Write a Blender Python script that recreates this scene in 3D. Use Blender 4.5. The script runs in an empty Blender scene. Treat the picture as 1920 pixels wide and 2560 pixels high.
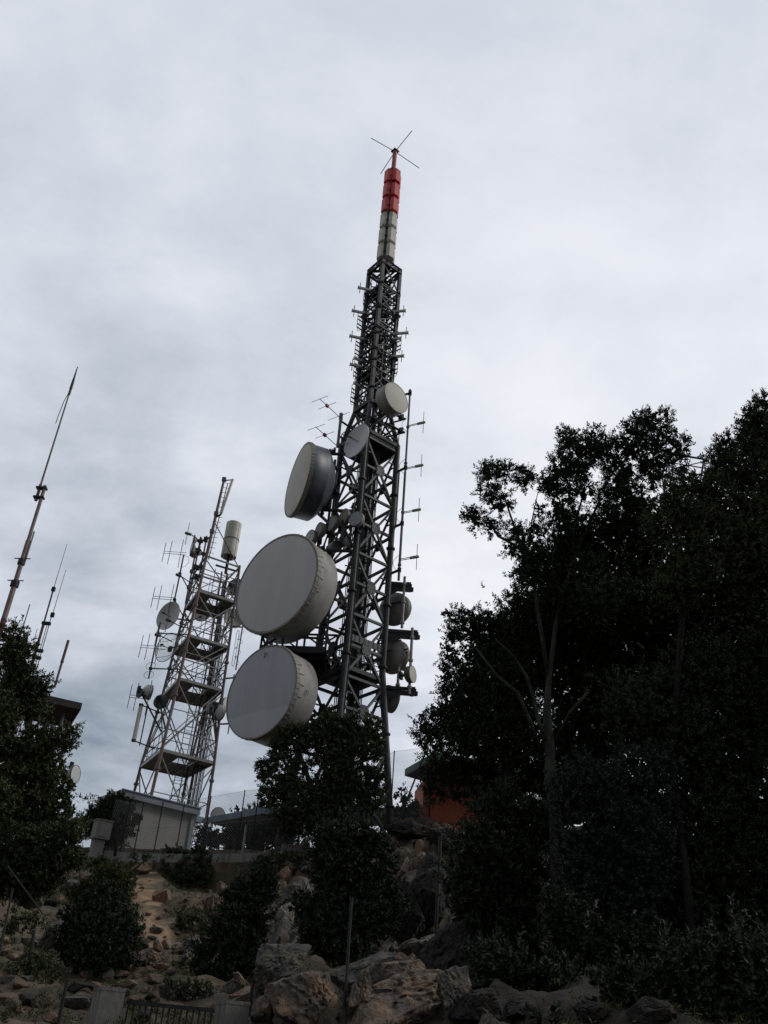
import bpy, numpy as np, random
from math import *
from mathutils import Matrix, Vector
rng = np.random.default_rng(7); random.seed(7)
S = bpy.context.scene; COL = S.collection
# ------------------------------------------------------------------ camera
FPX = 2286.; PIT = radians(31.8); ROL = radians(4.2); CAM = np.array([0, 0, 1.6])
def _rx(a): c, s = cos(a), sin(a); return np.array([[1, 0, 0], [0, c, -s], [0, s, c]])
def _rz(a): c, s = cos(a), sin(a); return np.array([[c, -s, 0], [s, c, 0], [0, 0, 1]])
RC = _rx(pi/2+PIT) @ _rz(ROL)
cd = bpy.data.cameras.new('camera'); cam = bpy.data.objects.new('camera', cd); COL.objects.link(cam); S.camera = cam
cd.sensor_fit = 'VERTICAL'; cd.sensor_height = 32.; cd.lens = FPX/2560*32.; cd.clip_end = 3000; cd.clip_start = .05
M4 = Matrix([list(r)+[0] for r in RC]+[[0, 0, 0, 1]]); M4.translation = Vector(CAM); cam.matrix_world = M4
def ray(x, y): return RC @ np.array([(x-960)/FPX, -(y-1280)/FPX, -1.])
def P(x, y, Y):                        # the point at distance Y ahead that the photograph shows at pixel (x, y)
    d = ray(x, y); return CAM+d*(Y/d[1])
def PZ(x, y, z): d = ray(x, y); return CAM+d*((z-CAM[2])/d[2])
def PXM(p): return FPX/float(-(RC.T@(np.array(p)-CAM))[2])       # pixels per metre there
# ------------------------------------------------------------------ light
SUN = np.array([.74, .12, .66]); SUN /= np.linalg.norm(SUN)
sl = bpy.data.lights.new('sun', 'SUN'); sl.energy = 1.2; sl.angle = radians(16); sl.color = (1, .95, .87)
so = bpy.data.objects.new('sun', sl); COL.objects.link(so); so.rotation_euler = Vector(-SUN).to_track_quat('-Z', 'Y').to_euler()
W = bpy.data.worlds.new('World'); S.world = W; W.use_nodes = True
def world():
    nt = W.node_tree; nt.nodes.clear(); N = nt.nodes.new; L = nt.links.new
    def mth(op, a, b=None, c=None, clamp=False):
        n = N('ShaderNodeMath'); n.operation = op; n.use_clamp = clamp
        for i, v in enumerate((a, b, c)):
            if v is None: continue
            if isinstance(v, (int, float)): n.inputs[i].default_value = v
            else: L(v, n.inputs[i])
        return n.outputs[0]
    tc = N('ShaderNodeTexCoord'); D = tc.outputs['Generated']
    sx = N('ShaderNodeSeparateXYZ'); L(D, sx.inputs[0]); x, y, z = sx.outputs
    den = mth('ADD', mth('MAXIMUM', z, 0.), .28)
    cb = N('ShaderNodeCombineXYZ'); L(mth('DIVIDE', x, den), cb.inputs[0]); L(mth('DIVIDE', y, den), cb.inputs[1])
    def noise(scale, det, rough, off, dist=0.):
        mp = N('ShaderNodeMapping'); L(cb.outputs[0], mp.inputs[0]); mp.inputs['Location'].default_value = off
        mp.inputs['Scale'].default_value = (1., 1.25, 1.)
        n = N('ShaderNodeTexNoise'); L(mp.outputs[0], n.inputs['Vector']); n.inputs['Scale'].default_value = scale
        n.inputs['Detail'].default_value = det; n.inputs['Roughness'].default_value = rough; n.inputs['Distortion'].default_value = dist
        return n.outputs[0]
    def dot(v):
        n = N('ShaderNodeVectorMath'); n.operation = 'DOT_PRODUCT'; L(D, n.inputs[0]); v = np.array(v)/np.linalg.norm(v)
        n.inputs[1].default_value = tuple(v); return n.outputs['Value']
    def lobe(v, p, k): return mth('MULTIPLY', mth('POWER', mth('MAXIMUM', dot(v), 0.), p), k)
    n1 = noise(1.7, 6, .55, (3.1, 1.7, 0), .15); n2 = noise(4.4, 7, .6, (.4, 6.2, 0), .15)
    # cloud layer thickness: slow billows plus finer wisps, stronger contrast low down
    low = mth('SUBTRACT', 1.0, mth('MULTIPLY', z, 1.15), clamp=True)
    v = mth('MULTIPLY', mth('SUBTRACT', n1, .5), mth('ADD', .36, mth('MULTIPLY', low, .35)))
    v = mth('ADD', v, mth('MULTIPLY', mth('SUBTRACT', n2, .5), mth('ADD', .32, mth('MULTIPLY', low, .6))))
    v = mth('ADD', v, lobe(ray(1500, 700), 14, .10)); v = mth('ADD', v, lobe(ray(1250, 1500), 60, .12))
    v = mth('ADD', v, lobe(ray(450, 1950), 26, -.17)); v = mth('ADD', v, lobe(ray(100, 1750), 40, -.08))
    v = mth('ADD', v, lobe(ray(300, 250), 12, -.03)); v = mth('ADD', v, .612)
    # sky dimmed behind the camera so faces turned to it fall into shade
    sm = N('ShaderNodeMapRange'); sm.interpolation_type = 'SMOOTHSTEP'; L(dot((.25, .75, .62)), sm.inputs[0])
    sm.inputs[1].default_value = -.35; sm.inputs[2].default_value = .75; sm.inputs[3].default_value = .26; sm.inputs[4].default_value = 1.
    cr = N('ShaderNodeValToRGB'); L(v, cr.inputs[0]); e = cr.color_ramp.elements
    e[0].position = .2; e[0].color = (.255, .305, .375, 1); e[1].position = .86; e[1].color = (.90, .925, .97, 1)
    for p, c in ((.40, (.445, .50, .575, 1)), (.56, (.63, .675, .762, 1)), (.68, (.77, .80, .872, 1))):
        q = e.new(p); q.color = c
    sky = N('ShaderNodeTexSky'); sky.sky_type = 'NISHITA'; sky.sun_disc = False
    sky.sun_elevation = asin(SUN[2]); sky.sun_rotation = atan2(SUN[0], SUN[1])
    b1 = N('ShaderNodeBackground'); L(sky.outputs[0], b1.inputs[0]); b1.inputs[1].default_value = .05
    b2 = N('ShaderNodeBackground'); L(cr.outputs[0], b2.inputs[0]); L(sm.outputs[0], b2.inputs[1])
    mx = N('ShaderNodeMixShader'); mx.inputs[0].default_value = .97; L(b1.outputs[0], mx.inputs[1]); L(b2.outputs[0], mx.inputs[2])
    o = N('ShaderNodeOutputWorld'); L(mx.outputs[0], o.inputs[0])
world()
S.view_settings.view_transform = 'Standard'; S.view_settings.look = 'None'; S.view_settings.exposure = 0; S.view_settings.gamma = 1
# ------------------------------------------------------------------ materials
MATS = {}
def mat(name, c1, c2=None, rough=.6, metal=0., scale=3., bump=0., bscale=30., stretch=(1, 1, 1), lo=.35, hi=.65, island=0., spec=.5, c3=None, scale3=1., attr=None, bdist=.05):
    m = bpy.data.materials.new(name); m.use_nodes = True; nt = m.node_tree; N = nt.nodes.new; L = nt.links.new
    b = nt.nodes['Principled BSDF']; b.inputs['Roughness'].default_value = rough; b.inputs['Metallic'].default_value = metal
    b.inputs['Specular IOR Level'].default_value = spec
    tc = N('ShaderNodeTexCoord'); mp = N('ShaderNodeMapping'); L(tc.outputs['Object'], mp.inputs[0]); mp.inputs['Scale'].default_value = stretch
    def nz(sc, det=6, r=.6):
        n = N('ShaderNodeTexNoise'); L(mp.outputs[0], n.inputs['Vector']); n.inputs['Scale'].default_value = sc; n.inputs['Detail'].default_value = det; n.inputs['Roughness'].default_value = r
        return n.outputs[0]
    def ramp(v, a, bb, lo, hi):
        r = N('ShaderNodeValToRGB'); L(v, r.inputs[0]); e = r.color_ramp.elements
        e[0].position = lo; e[1].position = hi; e[0].color = (*a, 1); e[1].color = (*bb, 1); return r.outputs[0]
    def mix(f, a, bb):
        x = N('ShaderNodeMix'); x.data_type = 'RGBA'
        for s, v in ((x.inputs[0], f), (x.inputs[6], a), (x.inputs[7], bb)):
            if isinstance(v, tuple): s.default_value = (*v, 1)
            elif isinstance(v, float): s.default_value = v
            else: L(v, s)
        return x.outputs[2]
    col = ramp(nz(scale), c1, c2 or c1, lo, hi)
    if c3 is not None:
        f = ramp(nz(scale3, 5, .6), (0, 0, 0), (1, 1, 1), .5, .62); col = mix(f, col, c3)
    if attr:
        for an, ac in attr:
            a = N('ShaderNodeAttribute'); a.attribute_name = an; col = mix(a.outputs['Fac'], col, ac)
    if island:
        g = N('ShaderNodeNewGeometry'); r = N('ShaderNodeMapRange'); L(g.outputs['Random Per Island'], r.inputs[0])
        r.inputs[3].default_value = 1-island; r.inputs[4].default_value = 1+island
        v = N('ShaderNodeHueSaturation'); L(r.outputs[0], v.inputs['Value']); L(col, v.inputs['Color']); v.inputs['Hue'].default_value = .5
        h = N('ShaderNodeMapRange'); L(g.outputs['Random Per Island'], h.inputs[0]); h.inputs[3].default_value = .47; h.inputs[4].default_value = .52; L(h.outputs[0], v.inputs['Hue'])
        col = v.outputs[0]
    L(col, b.inputs['Base Color'])
    if bump:
        bn = N('ShaderNodeBump'); bn.inputs['Strength'].default_value = bump; bn.inputs['Distance'].default_value = bdist; L(nz(bscale, 8, .65), bn.inputs['Height']); L(bn.outputs[0], b.inputs['Normal'])
    MATS[name] = m; return m
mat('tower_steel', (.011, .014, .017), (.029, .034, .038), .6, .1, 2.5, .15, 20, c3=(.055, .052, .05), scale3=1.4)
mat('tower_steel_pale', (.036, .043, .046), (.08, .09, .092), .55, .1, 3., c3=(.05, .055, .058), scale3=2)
mat('dark_steel', (.018, .018, .021), (.038, .037, .04), .6, .2, 4)
mat('galvanised', (.22, .23, .24), (.36, .37, .38), .5, .5, 6, c3=(.25, .21, .17), scale3=3)
mat('old_paint', (.11, .105, .115), (.21, .195, .205), .6, 0, 3, stretch=(1, 1, .4), c3=(.15, .085, .075), scale3=1.6)
mat('rusty_paint', (.15, .08, .062), (.22, .17, .145), .7, 0, 2.2, stretch=(1, 1, .5), c3=(.19, .18, .18), scale3=1.2)
mat('mast_white', (.19, .135, .125), (.27, .21, .19), .6, 0, 3, c3=(.30, .2, .17), scale3=2)
mat('mast_red', (.11, .03, .032), (.16, .055, .052), .6, 0, 3)
mat('radome', (.54, .56, .57), (.60, .615, .62), .6, 0, 1., stretch=(1.6, 1.6, .22), c3=(.545, .56, .565), scale3=1.3)
mat('radome_beige', (.42, .40, .34), (.5, .475, .41), .6, 0, 1.2)
mat('radome_blue', (.38, .41, .445), (.44, .47, .505), .6, 0, 1., stretch=(1.6, 1.6, .22), c3=(.40, .43, .465), scale3=1.4)
mat('radome_pale', (.45, .485, .52), (.51, .54, .575), .6, 0, 1., stretch=(1.6, 1.6, .22))
mat('mast_plum', (.10, .055, .055), (.19, .12, .115), .6, 0, 3, stretch=(1, 1, .4), c3=(.22, .18, .17), scale3=2)
mat('shroud', (.225, .22, .205), (.35, .342, .32), .6, .1, .9, .1, 8, stretch=(1, 1, .5), c3=(.17, .16, .14), scale3=.9)
mat('shroud_dark', (.04, .052, .068), (.085, .105, .13), .5, .3, 1.2, c3=(.10, .11, .12), scale3=1.)
mat('rim', (.30, .285, .25), (.19, .175, .15), .7, .1, 6)
mat('white_dish', (.52, .54, .55), (.62, .63, .63), .5, 0, 1.)
mat('panel_white', (.58, .56, .49), (.68, .66, .59), .5, 0, 1.5, c3=(.45, .43, .37), scale3=1)
mat('panel_red', (.60, .045, .045), (.72, .08, .07), .5, 0, 2., c3=(.40, .05, .05), scale3=1.5)
mat('pink_red', (.42, .10, .12), (.5, .14, .16), .6, 0, 2.)
mat('plate_floor', (.12, .12, .105), (.19, .185, .165), .8, 0, 2, c3=(.10, .09, .075), scale3=1.5)
mat('cable', (.02, .02, .02), (.04, .04, .04), .6)
mat('rock', (.05, .039, .031), (.17, .134, .105), .9, 0, 6., 1., 11, bdist=.07, c3=(.25, .165, .105), scale3=4.)
mat('rock_grey', (.048, .047, .044), (.16, .152, .136), .9, 0, 6., 1., 11, bdist=.07, c3=(.19, .165, .12), scale3=5.)
mat('rock_orange', (.17, .10, .058), (.31, .20, .125), .9, 0, 6., 1., 11, bdist=.07, c3=(.2, .165, .13), scale3=4.)
mat('rock_dark_shade', (.011, .011, .010), (.034, .031, .028), .95, 0, 6., 1., 11, bdist=.07, c3=(.035, .027, .021), scale3=3.)  # dark rock, its albedo lowered further to stand in for tree shade
mat('earth', (.05, .037, .025), (.15, .108, .068), .95, 0, 1.6, 1., 14, c3=(.045, .05, .025), scale3=1.1, attr=[('bedrock', (.075, .066, .054)), ('track', (.29, .195, .115)), ('litter_shade', (.014, .014, .010))])
mat('leaf_dark', (.024, .035, .020), (.05, .066, .036), .75, 0, .7, island=.35, spec=.14)
mat('leaf_olive', (.040, .052, .026), (.08, .094, .045), .75, 0, .6, island=.35, spec=.14)
mat('leaf_yellowgreen', (.045, .055, .022), (.085, .092, .038), .75, 0, .7, island=.35, spec=.14)
mat('leaf_grey', (.03, .042, .036), (.055, .068, .055), .75, 0, .7, island=.3, spec=.14)
mat('bark_pale', (.018, .02, .017), (.045, .048, .04), .9, 0, 9, .8, 25, c3=(.06, .075, .04), scale3=4)
mat('bark_dark', (.012, .0105, .009), (.026, .023, .02), .9, 0, 8, .6, 25)
mat('concrete', (.20, .20, .185), (.30, .295, .27), .9, 0, 2., .3, 20, stretch=(1, 1, .3), c3=(.16, .16, .145), scale3=2)
mat('wall_concrete', (.27, .275, .26), (.38, .38, .355), .9, 0, 2., .3, 20, stretch=(2.5, 2.5, .3), c3=(.2, .2, .185), scale3=2)
mat('pillar_concrete', (.115, .113, .105), (.20, .195, .18), .95, 0, 4., .4, 20, stretch=(1, 1, .4), c3=(.05, .05, .046), scale3=3)
mat('hut_wall', (.31, .31, .28), (.37, .37, .335), .7, 0, 1.5, stretch=(1, 1, .4))
mat('hut_trim', (.22, .25, .29), (.28, .31, .35), .6, 0, 2.)
mat('canopy_blue', (.20, .27, .36), (.27, .34, .43), .6, .1, 1.5)
mat('orange_plaster', (.50, .125, .072), (.58, .165, .098), .85, 0, 1.5, .2, 30)
mat('green_paint', (.035, .12, .07), (.05, .16, .09), .6, 0, 2.)
mat('roof_dark', (.02, .016, .014), (.04, .032, .028), .8, 0, 2.)
mat('brown_plaster', (.10, .05, .028), (.15, .08, .045), .9, 0, 1.)
mat('feed_red', (.28, .01, .02), (.34, .02, .03), .5)
# ------------------------------------------------------------------ mesh builder
def A(v): return np.array(v, float)
def nrm(v): v = A(v); return v/(np.linalg.norm(v)+1e-12)
def frame(d):
    d = nrm(d); a = A((0, 0, 1)) if abs(d[2]) < .95 else A((1, 0, 0))
    u = nrm(np.cross(a, d)); return u, np.cross(d, u), d
ORI = {}
class MB:
    def __init__(s): s.v = []; s.f = []; s.n = 0
    def add(s, v, f):
        s.v.append(np.asarray(v, float)); s.f += [tuple(int(i)+s.n for i in q) for q in f]; s.n += len(v)
    def tube(s, a, b, r, n=8, r2=None, caps=True):
        a, b = A(a), A(b); u, w, _ = frame(b-a); r2 = r if r2 is None else r2
        t = np.arange(n)*2*pi/n; ring = np.outer(np.cos(t), u)+np.outer(np.sin(t), w)
        v = np.vstack([a+ring*r, b+ring*r2]); f = [(i, (i+1) % n, (i+1) % n+n, i+n) for i in range(n)]
        if caps: f += [tuple(range(n))[::-1], tuple(range(n, 2*n))]
        s.add(v, f); return s
    def path(s, pts, r, n=8):
        pts = [A(p) for p in pts]; rs = r if isinstance(r, (list, tuple)) else [r]*len(pts)
        t = np.arange(n)*2*pi/n; vs = []; up = None
        for i, p in enumerate(pts):
            d = pts[min(i+1, len(pts)-1)]-pts[max(i-1, 0)]; d = nrm(d)
            if up is None: u, w, _ = frame(d)
            else: u = nrm(up-d*np.dot(up, d)); w = np.cross(d, u)
            up = u; vs.append(p+(np.outer(np.cos(t), u)+np.outer(np.sin(t), w))*rs[i])
        m = len(pts); f = [(k*n+i, k*n+(i+1) % n, (k+1)*n+(i+1) % n, (k+1)*n+i) for k in range(m-1) for i in range(n)]
        f += [tuple(range(n))[::-1], tuple(range((m-1)*n, m*n))]; s.add(np.vstack(vs), f); return s
    def beam(s, a, b, w, h=None, up=(0, 0, 1)):
        a, b = A(a), A(b); h = w if h is None else h; d = nrm(b-a); up = A(up)
        if abs(np.dot(d, nrm(up))) > .97: up = A((1, .2, 0))
        u = nrm(np.cross(d, up)); k = np.cross(u, d)
        q = [u*w/2+k*h/2, -u*w/2+k*h/2, -u*w/2-k*h/2, u*w/2-k*h/2]
        s.add([a+x for x in q]+[b+x for x in q], [(3, 2, 1, 0), (4, 5, 6, 7), (0, 1, 5, 4), (1, 2, 6, 5), (2, 3, 7, 6), (3, 0, 4, 7)]); return s
    def prism(s, poly, ext):
        poly = [A(p) for p in poly]; n = len(poly); e = A(ext)
        s.add(poly+[p+e for p in poly], [tuple(range(n))[::-1], tuple(range(n, 2*n))]+[(i, (i+1) % n, (i+1) % n+n, i+n) for i in range(n)]); return s
    def box(s, c, hx, hy, hz, ax=(1, 0, 0)):
        c = A(c); x = nrm(ax); y = nrm(np.cross((0, 0, 1), x)); z = A((0, 0, 1))
        return s.beam(c-x*hx, c+x*hx, 2*hy, 2*hz)
    def lathe(s, o, d, prof, n=32, ang=(0, 2*pi)):       # prof = [(along, radius)...]
        o = A(o); u, w, d = frame(d); full = abs(ang[1]-ang[0]-2*pi) < 1e-6
        m = n if full else n+1; t = ang[0]+(ang[1]-ang[0])*np.arange(m)/n
        ring = np.outer(np.cos(t), u)+np.outer(np.sin(t), w)
        v = np.vstack([o+d*a+ring*max(r, 1e-4) for a, r in prof])
        f = []
        for k in range(len(prof)-1):
            for i in range(n):
                j = (i+1) % m; f.append((k*m+i, k*m+j, (k+1)*m+j, (k+1)*m+i))
        s.add(v, f); return s
    def build(s, name, m, parent=None, smooth=False, origin=None):
        v = np.vstack(s.v); ps = ORI.get(parent.name) if parent else None
        if origin is None: origin = ps if parent else A((v[:, 0].mean(), v[:, 1].mean(), v[:, 2].min()))
        me = bpy.data.meshes.new(name)
        vv = v-origin
        me.from_pydata(vv.tolist(), [], s.f); me.materials.append(MATS[m]); me.update()
        if smooth: me.polygons.foreach_set('use_smooth', [True]*len(me.polygons))
        o = bpy.data.objects.new(name, me); COL.objects.link(o)
        if parent is not None: o.parent = parent; o.location = Vector(origin-ps)
        else: o.location = Vector(origin)
        ORI[o.name] = A(origin); return o
def thing(name, label, cat, loc, group=None):
    o = bpy.data.objects.new(name, None); COL.objects.link(o); o.location = Vector(A(loc)); o.empty_display_size = .3
    o['label'] = label; o['category'] = cat
    if group: o['group'] = group
    ORI[o.name] = A(loc); return o
def tag(o, label=None, cat=None, group=None, kind=None):
    if label: o['label'] = label
    if cat: o['category'] = cat
    if group: o['group'] = group
    if kind: o['kind'] = kind
    return o
# ------------------------------------------------------------------ noise (vectorised)
def _h(ix, iy, iz, sd):
    n = (ix*374761393+iy*668265263+iz*2147483647//7+sd*974634777) & 0xffffffff
    n = ((n ^ (n >> 13))*1274126177) & 0xffffffff; n = n ^ (n >> 16); return (n & 0xffff)/65535.
def vnoise(p, sd=0):
    p = np.asarray(p, float); i = np.floor(p).astype(np.int64); f = p-i; f = f*f*(3-2*f); r = 0
    for a in (0, 1):
        for b in (0, 1):
            for c in (0, 1):
                w = (f[:, 0] if a else 1-f[:, 0])*(f[:, 1] if b else 1-f[:, 1])*(f[:, 2] if c else 1-f[:, 2])
                r = r+w*_h(i[:, 0]+a, i[:, 1]+b, i[:, 2]+c, sd)
    return r*2-1
def fbm(p, oct=4, sd=0):
    r = 0; a = 1; t = 0
    for k in range(oct): r = r+a*vnoise(np.asarray(p)*(2**k)+k*17.3, sd+k); t += a; a *= .5
    return r/t
# ------------------------------------------------------------------ terrain
KX = [-.8, -.35, -.25, -.08, .06, .2, .8]; KV = [.172, .176, .181, .190, .224, .236, .24]
def worley(q):
    i = np.floor(q).astype(np.int64); f1 = np.full(len(q), 9.); f2 = np.full(len(q), 9.); hh = np.zeros(len(q)); tl = np.zeros(len(q))
    for a in (-1, 0, 1):
        for b in (-1, 0, 1):
            ci = i+(a, b); z0 = ci[:, 0]*0; ox = _h(ci[:, 0], ci[:, 1], z0, 11); oy = _h(ci[:, 0], ci[:, 1], z0, 12); d = np.hypot(q[:, 0]-ci[:, 0]-ox, q[:, 1]-ci[:, 1]-oy)
            n = d < f1; f2 = np.where(n, f1, np.minimum(f2, d)); hh = np.where(n, _h(ci[:, 0], ci[:, 1], z0, 13), hh); tl = np.where(n, (q[:, 0]-ci[:, 0]-ox)*(_h(ci[:, 0], ci[:, 1], z0, 14)*2.2-1.1)+(q[:, 1]-ci[:, 1]-oy)*(_h(ci[:, 0], ci[:, 1], z0, 15)*2.-.4), tl); f1 = np.where(n, d, f1)
    return f1, f2-f1, hh+tl
def rocky(X, Y):
    az = X/np.maximum(Y, 4); n = fbm(np.stack([X*.35, Y*.35, X*0+7], 1), 3, 21)
    return np.clip((az+.115+.05*n)/.03, 0, 1)*np.clip((.19-az)/.06, 0, 1)
def gz(X, Y, detail=True):
    X = np.atleast_1d(A(X)); Y = np.atleast_1d(A(Y)); az = X/np.maximum(Y, 4)
    kc = np.interp(az, KX, KV); k0 = np.interp(az, [-.1, .05, .2, .4], [.028, .032, .08, .10])
    s = (Y-15)/26.; k = k0+(kc-k0)*np.clip(s, 0, 1.04)
    cap = np.interp(az, [-.40, -.30, -.205, -.18, -.095, -.075, -.05], [.3, .166, .166, .150, .150, .18, .3]); yb = np.interp(az, [-.25, -.147, -.105, -.07], [40.5, 40.68, 41.05, 41.4]); k = np.where((Y < yb) & (Y > 20), np.minimum(k, cap), k)
    z = 1.6+Y*k
    z15 = 1.6+15*k0; t = np.clip((Y-5)/10, 0, 1); z = np.where(Y < 15, z15*t*t*(3-2*t)*.999, z)
    z = z-.22*((Y >= 40.5) & (Y < 46) & (az < -.105) & (az > -.33)); z41 = 1.6+42*(k0+(kc-k0)*1.04); z = np.where(Y > 42, z41-.0006*(Y-42)**2-np.maximum(Y-75, 0)*.12, z)
    z = np.maximum(z, -60)
    if detail:
        p = np.stack([X*.55, Y*.55, X*0+2.], 1); w = np.clip((Y-7)/6, 0, 1)*np.clip((46-Y)/3, .15, 1)*(1-.88*np.clip((Y-34)/2, 0, 1)*np.clip((44-Y)/2, 0, 1)*np.clip((-.07-az)/.03, 0, 1))
        r = 1-np.abs(fbm(p, 4, 3)); z = z+w*((r-.75)*.55+fbm(p*4.1, 3, 9)*.10)
        rk = rocky(X, Y); c1, e1, h1 = worley(np.stack([X*.8+.3*vnoise(p*3, 4), Y*.8+.3*vnoise(p*3, 5)], 1)); c2, e2, h2 = worley(np.stack([X*2.2, Y*2.2], 1))
        z = z+w*(.12+.88*rk)*((h1-.5)*.5-.30*np.exp(-(e1/.10)**2)+(h2-.5)*.14-.08*np.exp(-(e2/.12)**2))
    return z
def hit(px, py, y0=9., y1=60.):
    d = ray(px, py); Y = np.arange(y0, y1, .08); X = CAM[0]+d[0]/d[1]*Y; Z = CAM[2]+d[2]/d[1]*Y
    g = gz(X, Y); i = np.argmax(g >= Z)
    if g[i] < Z[i]: i = int((41.5-y0)/.08)
    return A((X[i], Y[i], g[i]))
PATHPX = [(345, 2172), (352, 2205), (362, 2240), (345, 2275), (352, 2310), (372, 2345), (385, 2370)]
def terrain():
    xs = np.concatenate([np.linspace(-400, -32, 22)[:-1], np.linspace(-32, -15, 60)[:-1], np.linspace(-15, 14, 430), np.linspace(14, 32, 60)[1:], np.linspace(32, 400, 22)[1:]])
    ys = np.concatenate([np.linspace(-300, 5, 24)[:-1], np.linspace(5, 12, 30)[:-1], np.linspace(12, 47, 480), np.linspace(47, 90, 50)[1:], np.linspace(90, 700, 30)[1:]])
    X, Y = np.meshgrid(xs, ys); x, y = X.ravel(), Y.ravel(); z = gz(x, y)
    m, n = len(xs), len(ys); i = np.arange(n-1)[:, None]*m+np.arange(m-1)[None]; i = i.ravel()
    f = np.stack([i, i+1, i+m+1, i+m], 1)
    me = bpy.data.meshes.new('ground'); me.vertices.add(len(x)); me.vertices.foreach_set('co', np.stack([x, y, z], 1).ravel())
    me.loops.add(f.size); me.loops.foreach_set('vertex_index', f.ravel().astype(np.int32)); me.polygons.add(len(f))
    me.polygons.foreach_set('loop_start', np.arange(0, f.size, 4, dtype=np.int32)); me.polygons.foreach_set('loop_total', np.full(len(f), 4, dtype=np.int32))
    me.update(calc_edges=True)
    pp = np.array([hit(*q)[:2] for q in PATHPX]); tr = np.zeros(len(x)); w = np.zeros(len(x)); near = (y > 10) & (y < 46) & (abs(x) < 32)
    q = np.stack([x, y], 1)[near]; dm = np.full(len(q), 99.)
    for a, b in zip(pp[:-1], pp[1:]):
        ab = b-a; t = np.clip(((q-a)@ab)/(ab@ab), 0, 1); dm = np.minimum(dm, np.linalg.norm(q-(a+t[:, None]*ab), axis=1))
    nz = fbm(np.stack([q[:, 0]*1.6, q[:, 1]*1.6, q[:, 0]*0], 1), 4, 31)
    tr[near] = np.clip((.62+nz*.7-dm)/.35, 0, 1)*np.clip(.75+nz, 0, 1)
    w = np.clip((x/np.maximum(y, 1)-.09)/.06, 0, 1)*.85  # near-black wedge paints tree shade into the ground along with leaf litter
    for nm, vals in (('track', tr), ('litter_shade', w), ('bedrock', rocky(x, y)*np.clip(.55+1.6*fbm(np.stack([x*.9, y*.9, x*0], 1), 4, 41), 0, 1)*(1-w*.6))):
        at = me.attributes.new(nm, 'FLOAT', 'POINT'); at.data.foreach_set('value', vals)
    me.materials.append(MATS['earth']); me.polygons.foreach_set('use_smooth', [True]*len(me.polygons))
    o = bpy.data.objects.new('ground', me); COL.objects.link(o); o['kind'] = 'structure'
terrain()
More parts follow.
